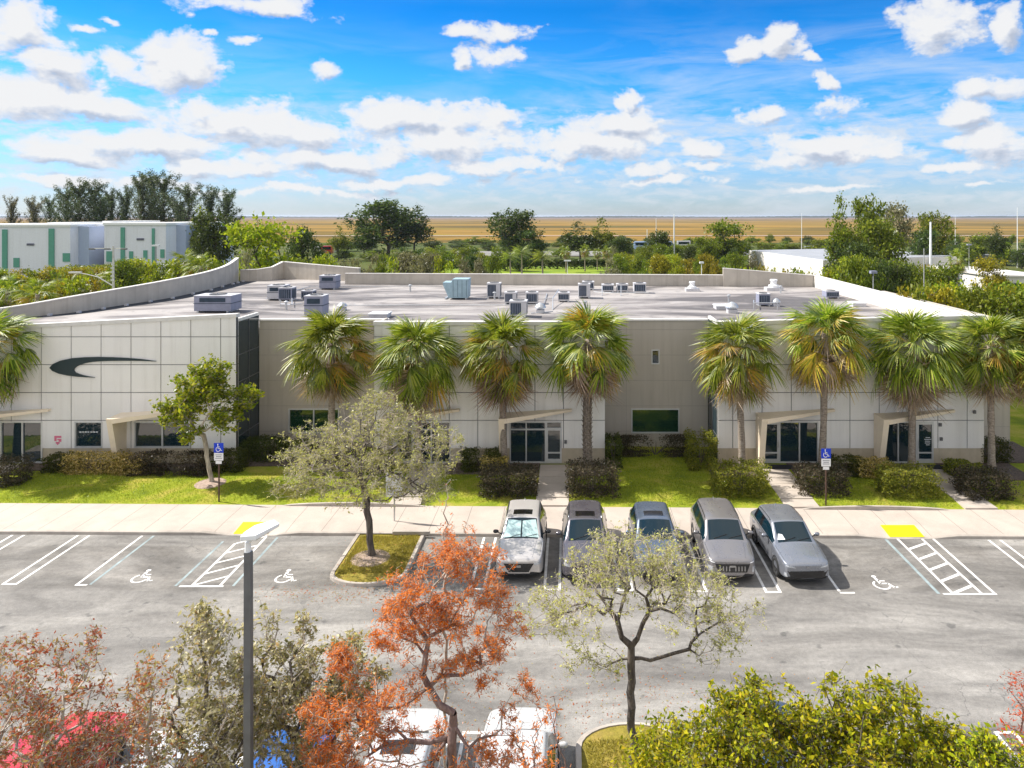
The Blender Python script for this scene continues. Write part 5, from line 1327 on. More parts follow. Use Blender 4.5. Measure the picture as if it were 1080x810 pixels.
# orange-red tree
T('cypress_tree', (gx(478, 13.0), 13.0, .12), (0, 0, 4.6),
  [(-.1, 0, 7.4, .5, .6, .45, .8), (-.75, 0, 6.9, .45, .6, .4, .7), (.6, 0, 7.1, .45, .6, .5, .8), (-.9, .2, 6.1, .6, .7, .45, .9), (.9, 0, 6.3, .5, .6, .45, .8), (0, 0, 6.3, .6, .7, .4, .8), (.5, 0, 5.6, .6, .7, .4, .5), (-.5, 0, 5.3, .6, .7, .4, .6), (-1.4, -.2, 4.9, .7, .7, .5, 1.1), (-1.5, -.3, 4.0, .9, .8, .4, 1.1), (-2.3, -.2, 4.7, .45, .5, .4, .6), (-2.2, -.3, 3.9, .6, .6, .4, .6), (1.2, .1, 4.8, .45, .7, .45, .35), (-2.0, 0, 5.5, .35, .4, .25, .25), (.9, -.4, 3.9, .9, .8, .4, .8), (-.5, -.2, 3.8, 1.2, .9, .4, 1), (.1, 0, 7.7, .35, .4, .35, .15)],
  'feathery orange-red tree with a forked dark trunk in front of the white cars', seed=41, natt=560, nleaf=54000, lsize=.07, leaf='leaf_orange', bark=('red_bark', 'pale_twig'), r0=.085, seg=.25, spread=.12, rt=.0045, aspect=.22, alpha=.25, twigs=4200, along=.3)
# thin bare sapling tops behind it
T('bare_tree', (gx(470, 13.9), 13.9, .12), (0, 0, 6.6), [(0, 0, 8.0, .22, .25, .85), (.25, 0, 7.2, .35, .3, .5)], 'pale leafless leader rising above the orange-red tree', seed=44, natt=40, nleaf=60, lsize=.05, leaf='leaf_orange', bark='pale_twig', r0=.03, seg=.2, spread=.05, rt=.003, twigs=60)
T('russet_tree', (gx(575, 11.6), 11.6, .12), (0, 0, 3.4), [(-.1, 0, 4.7, .5, .5, .9), (.1, .2, 5.4, .25, .3, .5)], 'thin half-bare russet sapling in front of the white crossover', seed=45, natt=90, nleaf=900, lsize=.07, leaf='leaf_orange', bark='red_bark', r0=.05, seg=.2, spread=.08, rt=.0035, aspect=.3, twigs=200)
# olive trees either side of the lamp
T('olive_tree', (gx(222, 12.9), 12.9, .12), (0, 0, 2.2),
  [(0, 0, 5.4, .75, .7, 1.25, 1.6), (-.4, 0, 4.0, .9, .9, 1.0, 1.4), (.55, .2, 4.3, .7, .8, 1.0, 1.2), (-.2, .2, 6.3, .4, .4, .3, .2), (0, -.3, 3.2, 1.1, .9, .7, 1)],
  'olive-leaved shrubby tree just beside the lamp post on the side of the red crossover', seed=51, natt=380, nleaf=13500, lsize=.08, leaf='leaf_olive', bark=('oak_bark', 'pale_twig'), r0=.10, seg=.3, spread=.14, rt=.005, aspect=.5, alpha=.25, twigs=2600)
T('olive_tree', (gx(322, 13.7), 13.7, .12), (0, 0, 2.2),
  [(-.6, 0, 4.75, .85, .8, .95, 1.4), (.65, .1, 4.65, .8, .8, .9, 1.3), (0, 0, 3.9, 1.4, 1.0, .9, 2.2), (-.85, .1, 5.75, .28, .35, .3, .16), (-.05, 0, 5.7, .22, .3, .3, .1), (-.3, -.2, 3.4, .9, .7, .5, .5)],
  'wider olive-leaved tree between the lamp post and the orange-red tree', seed=53, natt=430, nleaf=18000, lsize=.08, leaf='leaf_olive', bark=('oak_bark', 'pale_twig'), r0=.11, seg=.3, spread=.14, rt=.005, aspect=.5, alpha=.25, twigs=3200)
# russet trees at the near corner
T('russet_tree', (gx(35, 12.0), 12.0, .12), (.1, 0, 2.4),
  [(-.3, 0, 5.6, .9, .9, .85, 1.2), (.6, 0, 5.3, .7, .8, .9, 1), (0, 0, 4.3, 1.4, 1.0, .9, 2), (1.3, .1, 4.7, .6, .7, .55, .6), (1.2, .2, 4.0, .9, .6, .5, .6), (.95, 0, 6.4, .16, .2, .35, .12), (-.9, -.3, 3.6, .8, .8, .7, .7)],
  'large russet and olive tree with pale twigs in the near corner', seed=61, natt=620, nleaf=17000, lsize=.07, leaf='leaf_russet', bark='pale_twig', r0=.10, seg=.28, spread=.12, rt=.0045, aspect=.4, alpha=.2, twigs=3400)
T('russet_tree', (gx(160, 12.2), 12.2, .12), (0, 0, 2.6),
  [(-.1, 0, 5.4, .38, .45, .75, .8), (0, 0, 4.3, .75, .7, .8, 1.2), (-.3, 0, 3.3, 1.1, .8, .7, 1.4)],
  'slender russet tree between the corner tree and the olive-leaved one', seed=63, natt=260, nleaf=3800, lsize=.075, leaf='leaf_russet', bark='pale_twig', r0=.07, seg=.26, spread=.11, rt=.004, aspect=.4, alpha=.2, twigs=1300)
# lime trees
LB = [(2.35, 0, 4.3, .5, .8, .6, .6), (2.0, 0, 5.25, .45, .7, .45, .5), (-2.3, 0, 5.1, .5, .8, .5, .5), (-1.4, 0, 5.45, .75, .9, .7, 1), (-.6, .2, 5.35, .7, .9, .7, 1), (.25, .1, 5.45, .75, .9, .7, 1), (1.1, .2, 5.35, .75, .9, .75, 1), (1.75, .1, 4.9, .6, .8, .7, .7), (-1.9, 0, 4.9, .7, .9, .7, .8), (0, 0, 4.8, 2.2, 1.2, .9, 3), (0, -.3, 3.9, 2.4, 1.3, .8, 2.5), (-1.3, .05, 6.1, .22, .25, .2, .08), (.55, .05, 6.15, .2, .22, .2, .08), (1.35, .1, 6.05, .2, .22, .18, .08)]
T('lime_tree', (gx(872, 11.2), 11.2, .12), (0, 0, 2.4), LB, 'dense lime-green tree with glossy yellowish leaves over the near edge of the lot', seed=71, natt=900, nleaf=60000, lsize=.08, leaf='leaf_lime', bark='oak_bark', r0=.13, seg=.3, spread=.15, rt=.005, aspect=.48, alpha=.25, twigs=5500)
T('lime_tree', (gx(1075, 10.6), 10.6, .12), (0, 0, 2.4), [(-.1, 0, 4.9, .95, .9, .8, 1.5), (-.5, 0, 5.5, .4, .5, .4, .4), (.5, 0, 5.1, .8, .8, .7, 1), (0, -.2, 4.0, 1.2, 1, .8, 1.4)],
  'lower lime-green tree beyond a gap from the wide dense one', seed=73, natt=320, nleaf=20000, lsize=.08, leaf='leaf_lime', bark='oak_bark', r0=.10, seg=.3, spread=.15, rt=.005, aspect=.48, alpha=.25, twigs=2200)
T('lime_tree', (gx(706, 13.6), 13.6, .12), (0, 0, 1.6), [(0, 0, 3.5, .7, .7, .6, 1), (-.5, 0, 2.9, .7, .7, .5, 1), (.5, 0, 2.9, .7, .7, .6, 1)],
  'small lime-green bushy tree beside the trunk of the thin pale tree', seed=75, natt=150, nleaf=8000, lsize=.085, leaf='leaf_lime', bark='oak_bark', r0=.06, seg=.3, spread=.12, rt=.005, aspect=.48)
T('cypress_tree', (gx(1090, 13.6), 13.6, .12), (0, 0, 2.6), [(0, 0, 4.4, .4, .45, .55, 1), (-.1, 0, 3.6, .6, .5, .5, 1)],
  'small orange tree at the very edge behind the lower lime-green one', seed=47, natt=70, nleaf=1800, lsize=.08, leaf='leaf_orange', bark='red_bark', r0=.05, seg=.25, spread=.1, rt=.004, aspect=.25)

# ------------------------------------------------------------------ shrubs by the building: px0, px1, ytop, ybase, leaf, label
def bush(a, b, yt, yb, leaf, label, box=.3, dy=.55, dens=1.0, size=.085, name='shrub'):
    Y = gY(yb, .22); w = (b - a) * Y / F / 2; X = gx((a + b) / 2, Y); h = max(.3, (yb - yt) * Y / F * .88)
    n = 900 + 2600 * w * (dy + .3) * 2 * dens
    return shrub((X, Y + dy, .2), (w, dy, h), n, size, leaf, label, name=name, seed=int(a + yb), box=box)
bush(43, 72, 481, 499, 'leaf_hedge', 'dark clipped shrub beside the glass doors nearest the edge')
bush(64, 121, 480.5, 501, 'leaf_croton', 'golden variegated shrub under the window with a white word in it')
bush(119, 146, 484, 502, 'leaf_croton', 'small pale variegated shrub at the foot of the flared canopy leg')
bush(141, 214, 478, 502, 'leaf_purple', 'long dark purplish hedge under the wide window', .5, name='hedge')
bush(224, 252, 477, 499, 'leaf_hedge', 'dark green shrub behind the sign and small lawn tree')
bush(250, 296, 464, 488, 'leaf_hedge', 'dark spreading shrub in the corner of the dark glazed return', .1, .8)
bush(292, 330, 466, 484, 'leaf_trim', 'mid green shrub under the green-tinted recessed window', .1, .6)
bush(326, 372, 470, 490, 'leaf_purple', 'dusky shrub in the recess behind the island tree')
bush(-25, 15, 487, 514, 'leaf_purple', 'low shrub on the lawn cut by the edge', .2, .7)
bush(372, 410, 478, 500, 'leaf_trim', 'green shrub behind the island tree beside the hidden canopy leg')
bush(487, 526, 477, 499, 'leaf_hedge', 'dark clipped green shrub beside the central canopy leg', .5)
bush(508, 534, 481, 500, 'leaf_croton', 'small flowering shrub at the foot of the central canopy leg', .1, .4)
bush(508, 564, 497, 525, 'leaf_purple', 'low dark shrub around the palm with the thick brown skirt', .2, .9)
bush(600, 650, 490, 526, 'leaf_purple', 'dark shrub round the foot of the palm with the crisscross trunk', .2, .8)
bush(640, 656, 463, 494, 'leaf_hedge', 'dark clipped hedge end beside the shaded lawn recess', .5, .9, name='hedge')
bush(652, 732, 461, 482, 'leaf_purple', 'long dark hedge below the wide green-tinted window', .6, .5, name='hedge')
bush(728, 757, 462, 497, 'leaf_trim', 'green clipped hedge along the dark glazed return of the recess', .5, 1.0, name='hedge')
bush(757, 812, 492, 526, 'leaf_trim', 'yellow-green shrub around the palm at the block corner', .2, .9)
bush(848, 897, 494, 524, 'leaf_purple', 'rounded dusky shrub behind the accessible sign near the glass door walk', .2, .8)
bush(874, 912, 484, 503, 'leaf_hedge', 'dark shrub against the wall between the two cream canopies', .4)
bush(909, 943, 487, 505, 'leaf_croton', 'golden variegated shrub at the foot of the second cream canopy leg', .2)
bush(936, 992, 497, 526, 'leaf_trim', 'mixed green shrub round the palm with the large grey skirt', .2, .8)
bush(1002, 1026, 486, 502, 'leaf_trim', 'small green shrub against the last white panel', .2, .4)
bush(1017, 1046, 492, 512, 'leaf_trim', 'bright green shrub beside the palm before the grey stub wall', .3, .5)
bush(1022, 1072, 500, 528, 'leaf_purple', 'low dark shrub in front of the last palm', .2, .8)
bush(1037, 1068, 465, 489, 'leaf_hedge', 'dark shrub in the corner of the grey stub wall', .2, .7)
# shadow-side ground cover, lawn blades, litter
rng = np.random.default_rng(3)
def blades(name, regions, n, h, mat, w=.012, zf=lambda x, y: .2, label=None):
    P = []
    for (x0, x1, y0, y1, k) in regions: q = rng.random((int(n * k), 2)); P.append(np.stack([x0 + (x1 - x0) * q[:, 0], y0 + (y1 - y0) * q[:, 1]], 1))
    P = np.concatenate(P); N_ = len(P); z = np.array([zf(x, y) for x, y in P]); a = rng.random(N_) * 6.283; hh = h * (.5 + rng.random(N_)); l = rng.normal(size=(N_, 2)) * hh[:, None] * .45
    s = np.stack([np.cos(a), np.sin(a)], 1) * w; b = np.column_stack([P, z])
    V = np.stack([np.column_stack([P - s, z - .01]), np.column_stack([P + s, z - .01]), np.column_stack([P + l, z + hh])], 1).reshape(-1, 3)
    return tag(link(name, fastmesh(name, V, 3, [mat])), label, kind='stuff')
blades('grass', [(-34, -1.7, 33.95, 37.6, .5), (-.05, 10.0, 33.6, 38.2, .25), (11.7, 18.3, 33.4, 38, .15), (20, 34, 33.1, 38, .1), (1.9, 8, 38, 41.5, .12)], 60000, .06, 'blade_grass', .014, lawnz, 'short lawn grass in front of the building')
blades('island_turf', [(-8.95, -6.5, 27.2, 30.4, 1), (.4, 2.8, 12, 18.6, 1)], 14000, .07, 'dry_blade', .014, lambda x, y: .12, 'thin dry grass of the two kerbed islands')
def litter(n, cx, cy, sx, sy, mat, z, name, lab, size=.05):
    p = np.column_stack([cx + rng.normal(size=n) * sx, cy + rng.normal(size=n) * sy, np.full(n, z)])
    V = leaves(p, size, rng, .5, 4.0); V = V.reshape(n, 4, 3); V[:, :, 2] = z + (V[:, :, 2] - z) * .15 + .012
    tag(link(name, fastmesh(name, V.reshape(-1, 3), 4, [mat])), lab, kind='stuff')
litter(900, 1.0, 20.3, 3.0, 1.0, 'leaf_russet', .0, 'fallen_leaves', 'dry leaves blown along the near island kerb')
litter(500, -7.8, 28.5, .8, 1.1, 'leaf_russet', .14, 'fallen_leaves', 'dry leaves under the island tree')
litter(500, -8.5, 26.0, 1.6, .35, 'leaf_russet', .0, 'fallen_leaves', 'dry leaves in the gutter at the rounded island end')

# ------------------------------------------------------------------ beyond the building
def lib(seed, h, w, nblob, nleaf, lsize, fork, aspect=.6, spread=.5, natt=160, leaf='far_mid', top=.5, r0=.2):
    rg = np.random.default_rng(seed); bl = []
    for k in range(nblob):
        a = k * 2.4 + rg.random(); q = rg.random() ** .6 * .62; zc = h * (fork + (1 - fork) * (.25 + .55 * rg.random())) ; s = 1 - .45 * max(0, (zc / h - .55)) * 2 * top
        bl.append((w / 2 * q * math.cos(a) * s, w / 2 * q * math.sin(a) * s, zc, w * rg.uniform(.17, .27) * s, w * rg.uniform(.17, .27) * s, h * (1 - fork) * rg.uniform(.13, .22)))
    bl.append((0, 0, h * .9, w * .16, w * .16, h * .1)); bl.append((0, 0, h * (fork + .3 * (1 - fork)), w * .38, w * .38, h * (1 - fork) * .3, sum(b[3] * b[4] * b[5] for b in bl) * .5))
    return treemesh(seed, (0, 0, -.2), (0, 0, h * fork), bl, natt, nleaf, lsize, leaf, 'oak_bark', r0, seg=h * .07, spread=spread, rt=.02, aspect=aspect, shell=.5, along=.2)
LIB = {'round': lib(101, 10, 10, 9, 7500, .42, .22), 'round2': lib(102, 10, 10, 8, 7500, .42, .18), 'tall': lib(103, 14, 8, 10, 6500, .45, .25, top=.8), 'bush': lib(104, 5, 7, 8, 6000, .30, .08, spread=.3),
       'open': lib(105, 12, 9, 9, 4200, .42, .35, natt=130), 'bush2': lib(106, 5, 7, 9, 6000, .30, .08, spread=.3)}
DIM = {'round': (10, 10), 'round2': (10, 10), 'tall': (14, 8), 'bush': (5, 7), 'open': (12, 9), 'bush2': (5, 7), 'pine': (20, 8), 'palm': (8, 5.0), 'feather': (8, 6.0), 'pine2': (20, 7)}
def pine(seed, h, w, nb, lean=0):
    """casuarina: several steep plumes, each fringed with drooping needles, sky between them"""
    rg = np.random.default_rng(seed); N = [np.array([0, 0, -.2])]; P = [-1]; rad = [.32]; tips = []; wt = []
    for i in range(1, 16): N.append(np.array([lean * (i / 15) ** 2 + rg.normal() * .12, rg.normal() * .12, h * i / 15 * .95])); P.append(i - 1); rad.append(.32 * (1 - i / 16) + .02)
    for i in range(7, 16): tips.append(i); wt.append(1.0)
    for b in range(nb):
        i = 1 + int(13 * (b / nb)); z = N[i][2] / h; a = b * 2.4 + rg.normal() * .4; el = R(rg.uniform(48, 74)) if z > .3 else R(rg.uniform(25, 50))
        L = min(h * .96 - N[i][2], w * rg.uniform(.45, .85)) * rg.uniform(.75, 1.05) + .4; prev = i; d = np.array([math.cos(a) * math.cos(el), math.sin(a) * math.cos(el), math.sin(el)])
        for k in range(1, 9): N.append(N[i] + d * L * k / 8 + np.array([math.cos(a), math.sin(a), 0]) * .10 * L * (k / 8) ** 2); P.append(prev); rad.append(.05 * (1 - k / 9) + .01); prev = len(N) - 1; tips.append(prev); wt.append(1.25 - k / 8 * .55)
    N = np.array(N); wt = np.array(wt); src = rg.choice(np.array(tips), 6500, p=wt / wt.sum())
    pos = N[src] + rg.normal(size=(len(src), 3)) * [.27, .27, .3]
    return branchmesh('trunk', N, np.array(P), np.array(rad), 'oak_bark'), fastmesh('crown', leaves(pos, .60, rg, .17, .2, drop=.5), 4, ['far_pine'])
LIB['pine'] = pine(201, 20, 8, 30); LIB['pine2'] = pine(202, 20, 7, 24, 1.0)
a_, b_, c_ = palm_meshes(301, 6.4, 2.2, False, .1, .6, nfr=40); LIB['palm'] = (a_, b_, c_)
def feather_palm(seed, h, n=22, L=3.2):
    rg = np.random.default_rng(seed); V = []
    for i in range(n):
        u = i / n; az = i * 2.4; pitch = R(70 - 95 * u); q = []
        prev = None
        for k in range(9):
            t = k / 8; p = np.array([L * t * math.cos(pitch * (1 - t * .3)), 0, L * t * math.sin(pitch) - 1.5 * t * t])
            if prev is not None:
                for sd in (-1, 1):
                    for jj in range(3):
                        o = prev + (p - prev) * jj / 3; ll = .75 * math.sin(math.pi * min(1, t + .12)) + .1
                        q += [o, o + [.05, 0, 0], o + [.28 * ll + .03, sd * ll * .8, -.45 * ll], o + [.28 * ll, sd * ll * .8, -.45 * ll]]
            prev = p
        V.append(np.array(q) @ rotm(az, 0).T + [0, 0, h])
    V = np.concatenate(V); m = MB(); m.tube([(0, 0, -.1), (.1, 0, h * .5), (0, 0, h)], [.22, .15, .12], 10); o = m.build('trunk', 'palm_bark'); me = o.data; bpy.data.objects.remove(o)
    return me, fastmesh('crown', V, 4, ['palm_green'])
LIB['feather'] = feather_palm(5, 5.6)
# crown meshes take their leaf colour on the object, so copies can share one mesh
def far(kind, pxx, yt, wpx, Y, leaf, label, name=None, cat='tree', group=None, zb=0):
    H, W = DIM[kind]; X = gx(pxx, Y); h = gz(yt, Y) - zb; w = wpx * Y / F; e = empty(name or {'bush': 'background_bush', 'bush2': 'background_bush', 'pine': 'pine_tree', 'pine2': 'pine_tree', 'palm': 'background_palm', 'feather': 'background_palm'}.get(kind, 'background_tree'), (X, Y, zb), label, cat, group, random.random() * 6.28)
    sx = w / W; sz = h / H
    if kind in ('palm', 'feather'): sx = sz = h / H
    e.scale = (sx, sx * random.uniform(.9, 1.1), sz)
    for me, nm in zip(LIB[kind], ('trunk', 'crown', 'dead_fronds')):
        o = link(nm, me, None, e)
        if nm == 'crown' and leaf: o.material_slots[0].link = 'OBJECT'; o.material_slots[0].material = MATS[leaf]
    return e
G1 = 'tall feathery pines behind the white and green warehouse'
for i, (x, y, w, Y, k) in enumerate(((12, 205, 16, 200, 'pine2'), (38, 206, 20, 200, 'pine2'), (52, 204, 16, 205, 'pine'), (70, 193, 30, 185, 'pine'), (84, 186, 32, 182, 'pine'), (100, 188, 28, 188, 'pine'), (108, 203, 24, 184, 'pine2'),
                                     (130, 194, 22, 190, 'pine2'), (150, 181, 28, 180, 'pine'), (160, 177, 30, 184, 'pine'), (173, 179, 32, 180, 'pine'), (199, 191, 34, 178, 'pine'), (219, 194, 22, 182, 'pine2'), (238, 196, 26, 178, 'pine2'), (186, 205, 26, 190, 'pine2'), (118, 198, 20, 192, 'pine'))):
    tall = k == 'pine' and y < 185
    far(k, x, y, w * 1.35, Y, 'far_pine' if i in (3, 4, 5, 8, 9, 10) else 'far_grey' if i in (0, 1) else 'far_pine', 'tall dark dense feathery pine behind the middle of the warehouse' if i in (8, 9, 10) else 'thin grey-green feathery pine behind the warehouse' if k == 'pine2' else 'full dark feathery pine behind the warehouse', cat='tree', group=G1)
GB = 'trees beyond the rear parapet'
spec = [('round', 228, 226, 60, 125, 'far_dark', 'dark rounded tree between the warehouse and the lime-yellow tree'),
        ('tall', 214, 215, 34, 160, 'far_mid', 'slim green tree at the corner of the warehouse'),
        ('round2', 283, 227, 92, 98, 'far_bright', 'broad lime-yellow tree behind the curved parapet'), ('round', 318, 240, 44, 118, 'far_dark', 'dark tree touching the broad lime-yellow tree'), ('bush', 258, 262, 40, 90, 'far_grey', 'greyish bush behind the curved parapet end'),
        ('round', 410, 212, 92, 235, 'far_dark', 'wide dark spreading tree standing before the orange marsh'), ('round2', 384, 232, 40, 240, 'far_dark', 'smaller dark tree leaning out from the wide spreading one'), ('tall', 437, 216, 40, 240, 'far_dark', 'dark upright tree on the far side of the wide spreading one'),
        ('tall', 357, 238, 22, 220, 'far_mid', 'small dull green tree near the red vehicle'),
        ('round', 540, 222, 62, 215, 'far_dark', 'dark rounded tree above the pale roadside palms'), ('round2', 560, 240, 40, 210, 'far_dark', 'low dark tree beside the dark rounded one'),
        ('tall', 612, 233, 44, 210, 'far_dark', 'dark tree above the row of small palms'), ('tall', 637, 229, 34, 212, 'far_mid', 'taller green tree above the row of small palms'), ('round', 655, 250, 38, 200, 'far_dark', 'dark low tree beside the row of small palms'),
        ('round', 695, 244, 34, 190, 'far_dark', 'compact dark tree beside the tall white light poles'), ('round2', 769, 231, 58, 185, 'far_mid', 'rounded green tree standing before the orange marsh near the white roof'), ('round', 745, 250, 36, 180, 'far_mid', 'green tree beside the rounded one near the white roof'),
        ('tall', 888, 205, 42, 125, 'far_mid', 'tall narrow tree with leafy tufts above the side parapet'), ('round', 918, 209, 46, 128, 'far_mid', 'open-branched tall tree in the high group above the side parapet'), ('open', 944, 210, 48, 135, 'far_grey', 'half bare tall tree in the high group above the side parapet'), ('round', 930, 232, 62, 120, 'far_mid', 'broad tree under the high group above the side parapet'), ('round2', 900, 250, 60, 105, 'far_dark', 'dark tree low in the high group above the side parapet'),
        ('round', 986, 225, 44, 165, 'far_mid', 'green tree beside the thick pale light pole'), ('round', 972, 243, 40, 160, 'far_dark', 'dark tree beside the thick pale light pole'), ('tall', 1052, 237, 30, 200, 'far_dark', 'small dark tree far beyond the grey roofed building'), ('round2', 1030, 246, 34, 215, 'far_mid', 'low green tree far beyond the grey roofed building')]
for s in spec: far(s[0], s[1], s[2], s[3], s[4], s[5], s[6], group=GB)
far('palm', 447, 262, 50, 73.5, None, 'bushy cabbage palm leaning over the rear parapet', cat='palm').scale = (1.05, 1.05, .98)
for (x, y, Y) in ((8, 288, 70), (40, 292, 66), (75, 290, 72), (100, 283, 80), (195, 262, 96), (212, 266, 92)):
    far('palm', x, y, 40, Y, None, 'cabbage palm among the bushes outside the curved parapet', cat='palm', group='cabbage palms outside the curved parapet')
GP = 'small palms on the green beyond the rear parapet'
for (k, x, y, Y) in (('feather', 550, 252, 150), ('feather', 572, 256, 135), ('palm', 597, 259, 175), ('palm', 617, 257, 178), ('palm', 640, 259, 176), ('palm', 630, 261, 182), ('feather', 538, 258, 148), ('palm', 1010, 262, 120)):
    far(k, x, y, 30, Y, None, 'small palm with pale slim trunk standing on the mown green' if k == 'palm' else 'feathery palm standing on the mown green', cat='palm', group=GP)
# bands of planting; look-alikes share their label
rr = random.Random(5)
def band(x0, x1, n, Yr, ytop, wr, kinds, leafs, label, group, name=None):
    for i in range(n):
        x = x0 + (x1 - x0) * (i + rr.random() * .8) / n; Y = rr.uniform(*Yr); yt = ytop(x) + rr.uniform(-3, 3)
        lf = rr.choice(leafs); k = rr.choice(kinds)
        nm = {'far_bright': 'bright green', 'far_mid': 'mid green', 'far_dark': 'dark green', 'far_grey': 'greyish', 'far_yellow': 'yellow-green'}[lf]
        far(k, x, yt, rr.uniform(*wr), Y, lf, nm + ' ' + label, group=group, cat='bush')
band(-20, 125, 15, (95, 120), lambda x: 286 - .04 * x, (38, 55), ['bush', 'round'], ['far_yellow', 'far_bright', 'far_mid', 'far_yellow'], 'bushy growth in front of the warehouse', 'bushes in front of the warehouse')
band(-20, 120, 12, (68, 82), lambda x: 300 - .06 * x, (45, 65), ['bush', 'bush2'], ['far_yellow', 'far_bright', 'far_mid'], 'bush outside the curved parapet nearer the warehouse doors', 'bushes outside the curved parapet')
band(120, 255, 12, (92, 110), lambda x: 274 - .02 * (x - 120), (34, 50), ['bush', 'round'], ['far_yellow', 'far_bright', 'far_mid', 'far_mid'], 'bush outside the tall end of the curved parapet', 'bushes outside the curved parapet')
band(300, 520, 18, (88, 125), lambda x: 272 if x < 390 or x > 470 else 268, (26, 44), ['bush', 'bush2', 'round'], ['far_bright', 'far_mid', 'far_grey', 'far_grey', 'far_bright'], 'bush just behind the rear parapet', 'bushes just behind the rear parapet')
band(420, 560, 9, (150, 200), lambda x: 260, (24, 34), ['bush', 'round2'], ['far_mid', 'far_dark'], 'bush further off beyond the rear parapet', 'bushes further off')
band(640, 800, 20, (110, 165), lambda x: 270, (20, 32), ['bush', 'bush2', 'round'], ['far_bright', 'far_mid', 'far_yellow', 'far_mid', 'far_grey'], 'bush behind the rear parapet before the white roof', 'bushes behind the rear parapet')
band(645, 780, 12, (170, 205), lambda x: 260, (20, 30), ['round', 'bush2'], ['far_mid', 'far_dark', 'far_grey'], 'bush beside the far roadway', 'bushes beside the far roadway')
band(770, 880, 12, (76, 98), lambda x: 280 + (x - 770) * .06, (26, 38), ['bush', 'bush2'], ['far_yellow', 'far_bright', 'far_mid'], 'bush before the white sloping wall', 'bushes before the white wall')
band(780, 900, 8, (225, 260), lambda x: 254, (24, 34), ['bush', 'round2'], ['far_mid', 'far_dark'], 'bush beyond the white sloping wall', 'bushes beyond the white wall')
band(880, 1000, 17, (72, 100), lambda x: 270 + (x - 880) * .10, (32, 52), ['bush', 'round', 'round2'], ['far_bright', 'far_mid', 'far_mid', 'far_yellow', 'far_dark'], 'bush in the thick belt past the side parapet', 'thick green belt past the side parapet')
band(950, 1110, 18, (52, 66), lambda x: 300 + (x - 950) * .03, (50, 75), ['bush', 'round', 'bush2'], ['far_bright', 'far_mid', 'far_mid', 'far_yellow'], 'bush in the near belt past the building corner', 'near green belt past the building corner')
band(960, 1110, 9, (180, 230), lambda x: 254, (24, 34), ['bush', 'round2'], ['far_mid', 'far_dark'], 'bush beyond the long grey roof', 'bushes beyond the grey roof')
band(0, 250, 12, (190, 230), lambda x: 238, (26, 40), ['round', 'round2'], ['far_mid', 'far_dark', 'far_yellow'], 'low tree at the feet of the pines', 'low trees at the feet of the pines')
band(330, 600, 16, (205, 235), lambda x: 262, (22, 34), ['bush', 'bush2', 'round2'], ['far_mid', 'far_dark', 'far_mid', 'far_bright'], 'bush before the far roadway', 'bushes before the far roadway')
band(320, 640, 16, (275, 320), lambda x: 253, (18, 30), ['bush', 'bush2'], ['far_dark', 'far_mid'], 'bush beyond the far roadway', 'bushes beyond the far roadway')
band(640, 780, 9, (215, 240), lambda x: 256, (20, 30), ['round2', 'bush2'], ['far_mid', 'far_dark'], 'bush near the marsh by the white poles', 'bushes near the marsh')
band(470, 1100, 34, (330, 365), lambda x: 249.5, (16, 30), ['bush', 'bush2'], ['far_dark', 'far_mid'], 'bush along the marsh edge', 'bushes along the marsh edge')
far('round2', 1045, 268, 44, 105, 'far_yellow', 'yellow-green drooping tree before the white flat roof', group=GB)
m = MB(); m.box(-30, 30, 186.0, 188.0, 0, 2.0)
struct_h = empty('clipped_hedge', (0, 0, 0), 'long clipped dark hedge closing the mown green', 'hedge')
hp = np.random.default_rng(9); n = 9000; P = np.column_stack([hp.uniform(gx(470, 186), gx(660, 186), n), hp.uniform(185.6, 187.4, n), hp.random(n) ** .5 * 2.4])
link('foliage', fastmesh('foliage', leaves(P, .5, hp, .6), 4, ['far_dark']), None, struct_h)
# distant wood on the horizon
V = []; Fc = []; nx = 900
hh = np.random.default_rng(2)
m = MB(); xs_ = np.linspace(-6500, 6500, nx); zz = 9 + 5 * hh.random(nx) + 4 * np.sin(xs_ / 310.) 
for i, x in enumerate(xs_): V += [(x, 7000, -1), (x, 7000, float(zz[i])), (x, 7060, float(zz[i]) - 1), (x, 7060, -1)]
for i in range(nx - 1):
    for k in range(3): Fc.append((i * 4 + k, (i + 1) * 4 + k, (i + 1) * 4 + k + 1, i * 4 + k + 1))
m.add(V, Fc); tag(m.build('distant_wood', 'far_dark'), 'thin dark line of woodland on the horizon', kind='stuff')

# white and green warehouse
W_ = empty('warehouse', (0, 0, 0), 'long white warehouse with green pilasters and staggered bays below the pines', 'building')
def wx(p, Y): return gx(p, Y)
bays = [(-60, 74, 150, 239, 175), (74, 110, 158, 238.5, 176), (110, 175, 152.5, 237.5, 177), (175, 209, 161, 236.5, 178)]
for (a, b, Y, yt, Yb) in bays:
    z = gz(yt, Y); x0, x1 = wx(a, Y), wx(b, Y)
    m = MB(); m.box(x0, x1, Y, Yb, 0, z); o = m.build('wall', 'warehouse_white', W_)
    m = MB(); m.box(x0 - .2, x1 + .2, Y - .25, Yb + .2, z, z + .5); m.build('roof', 'warehouse_roof', W_)
for (a, b, Y, yt, Yb) in ((76, 94, 152.5, 239, 157.9), (176, 196, 156.5, 237.5, 160.9)):  # shade of the bay sides put into the colour of bluer boxes
    m = MB(); m.box(wx(a, Y), wx(b, Y), Y, Yb, 0, gz(yt, Y)); m.build('wall', 'warehouse_shade_paint', W_)
for (a, b, Y, z0, z1) in ((2, 7, 149.7, 0, 11.0), (51, 56.5, 149.7, 0, 11.2), (127, 131, 152.2, 0, 11.4), (160, 162.5, 152.2, 0, 11.2)):
    m = MB(); m.box(wx(a, Y), wx(b, Y), Y, Y + .28, z0, z1); m.build('pilaster', 'warehouse_green', W_)
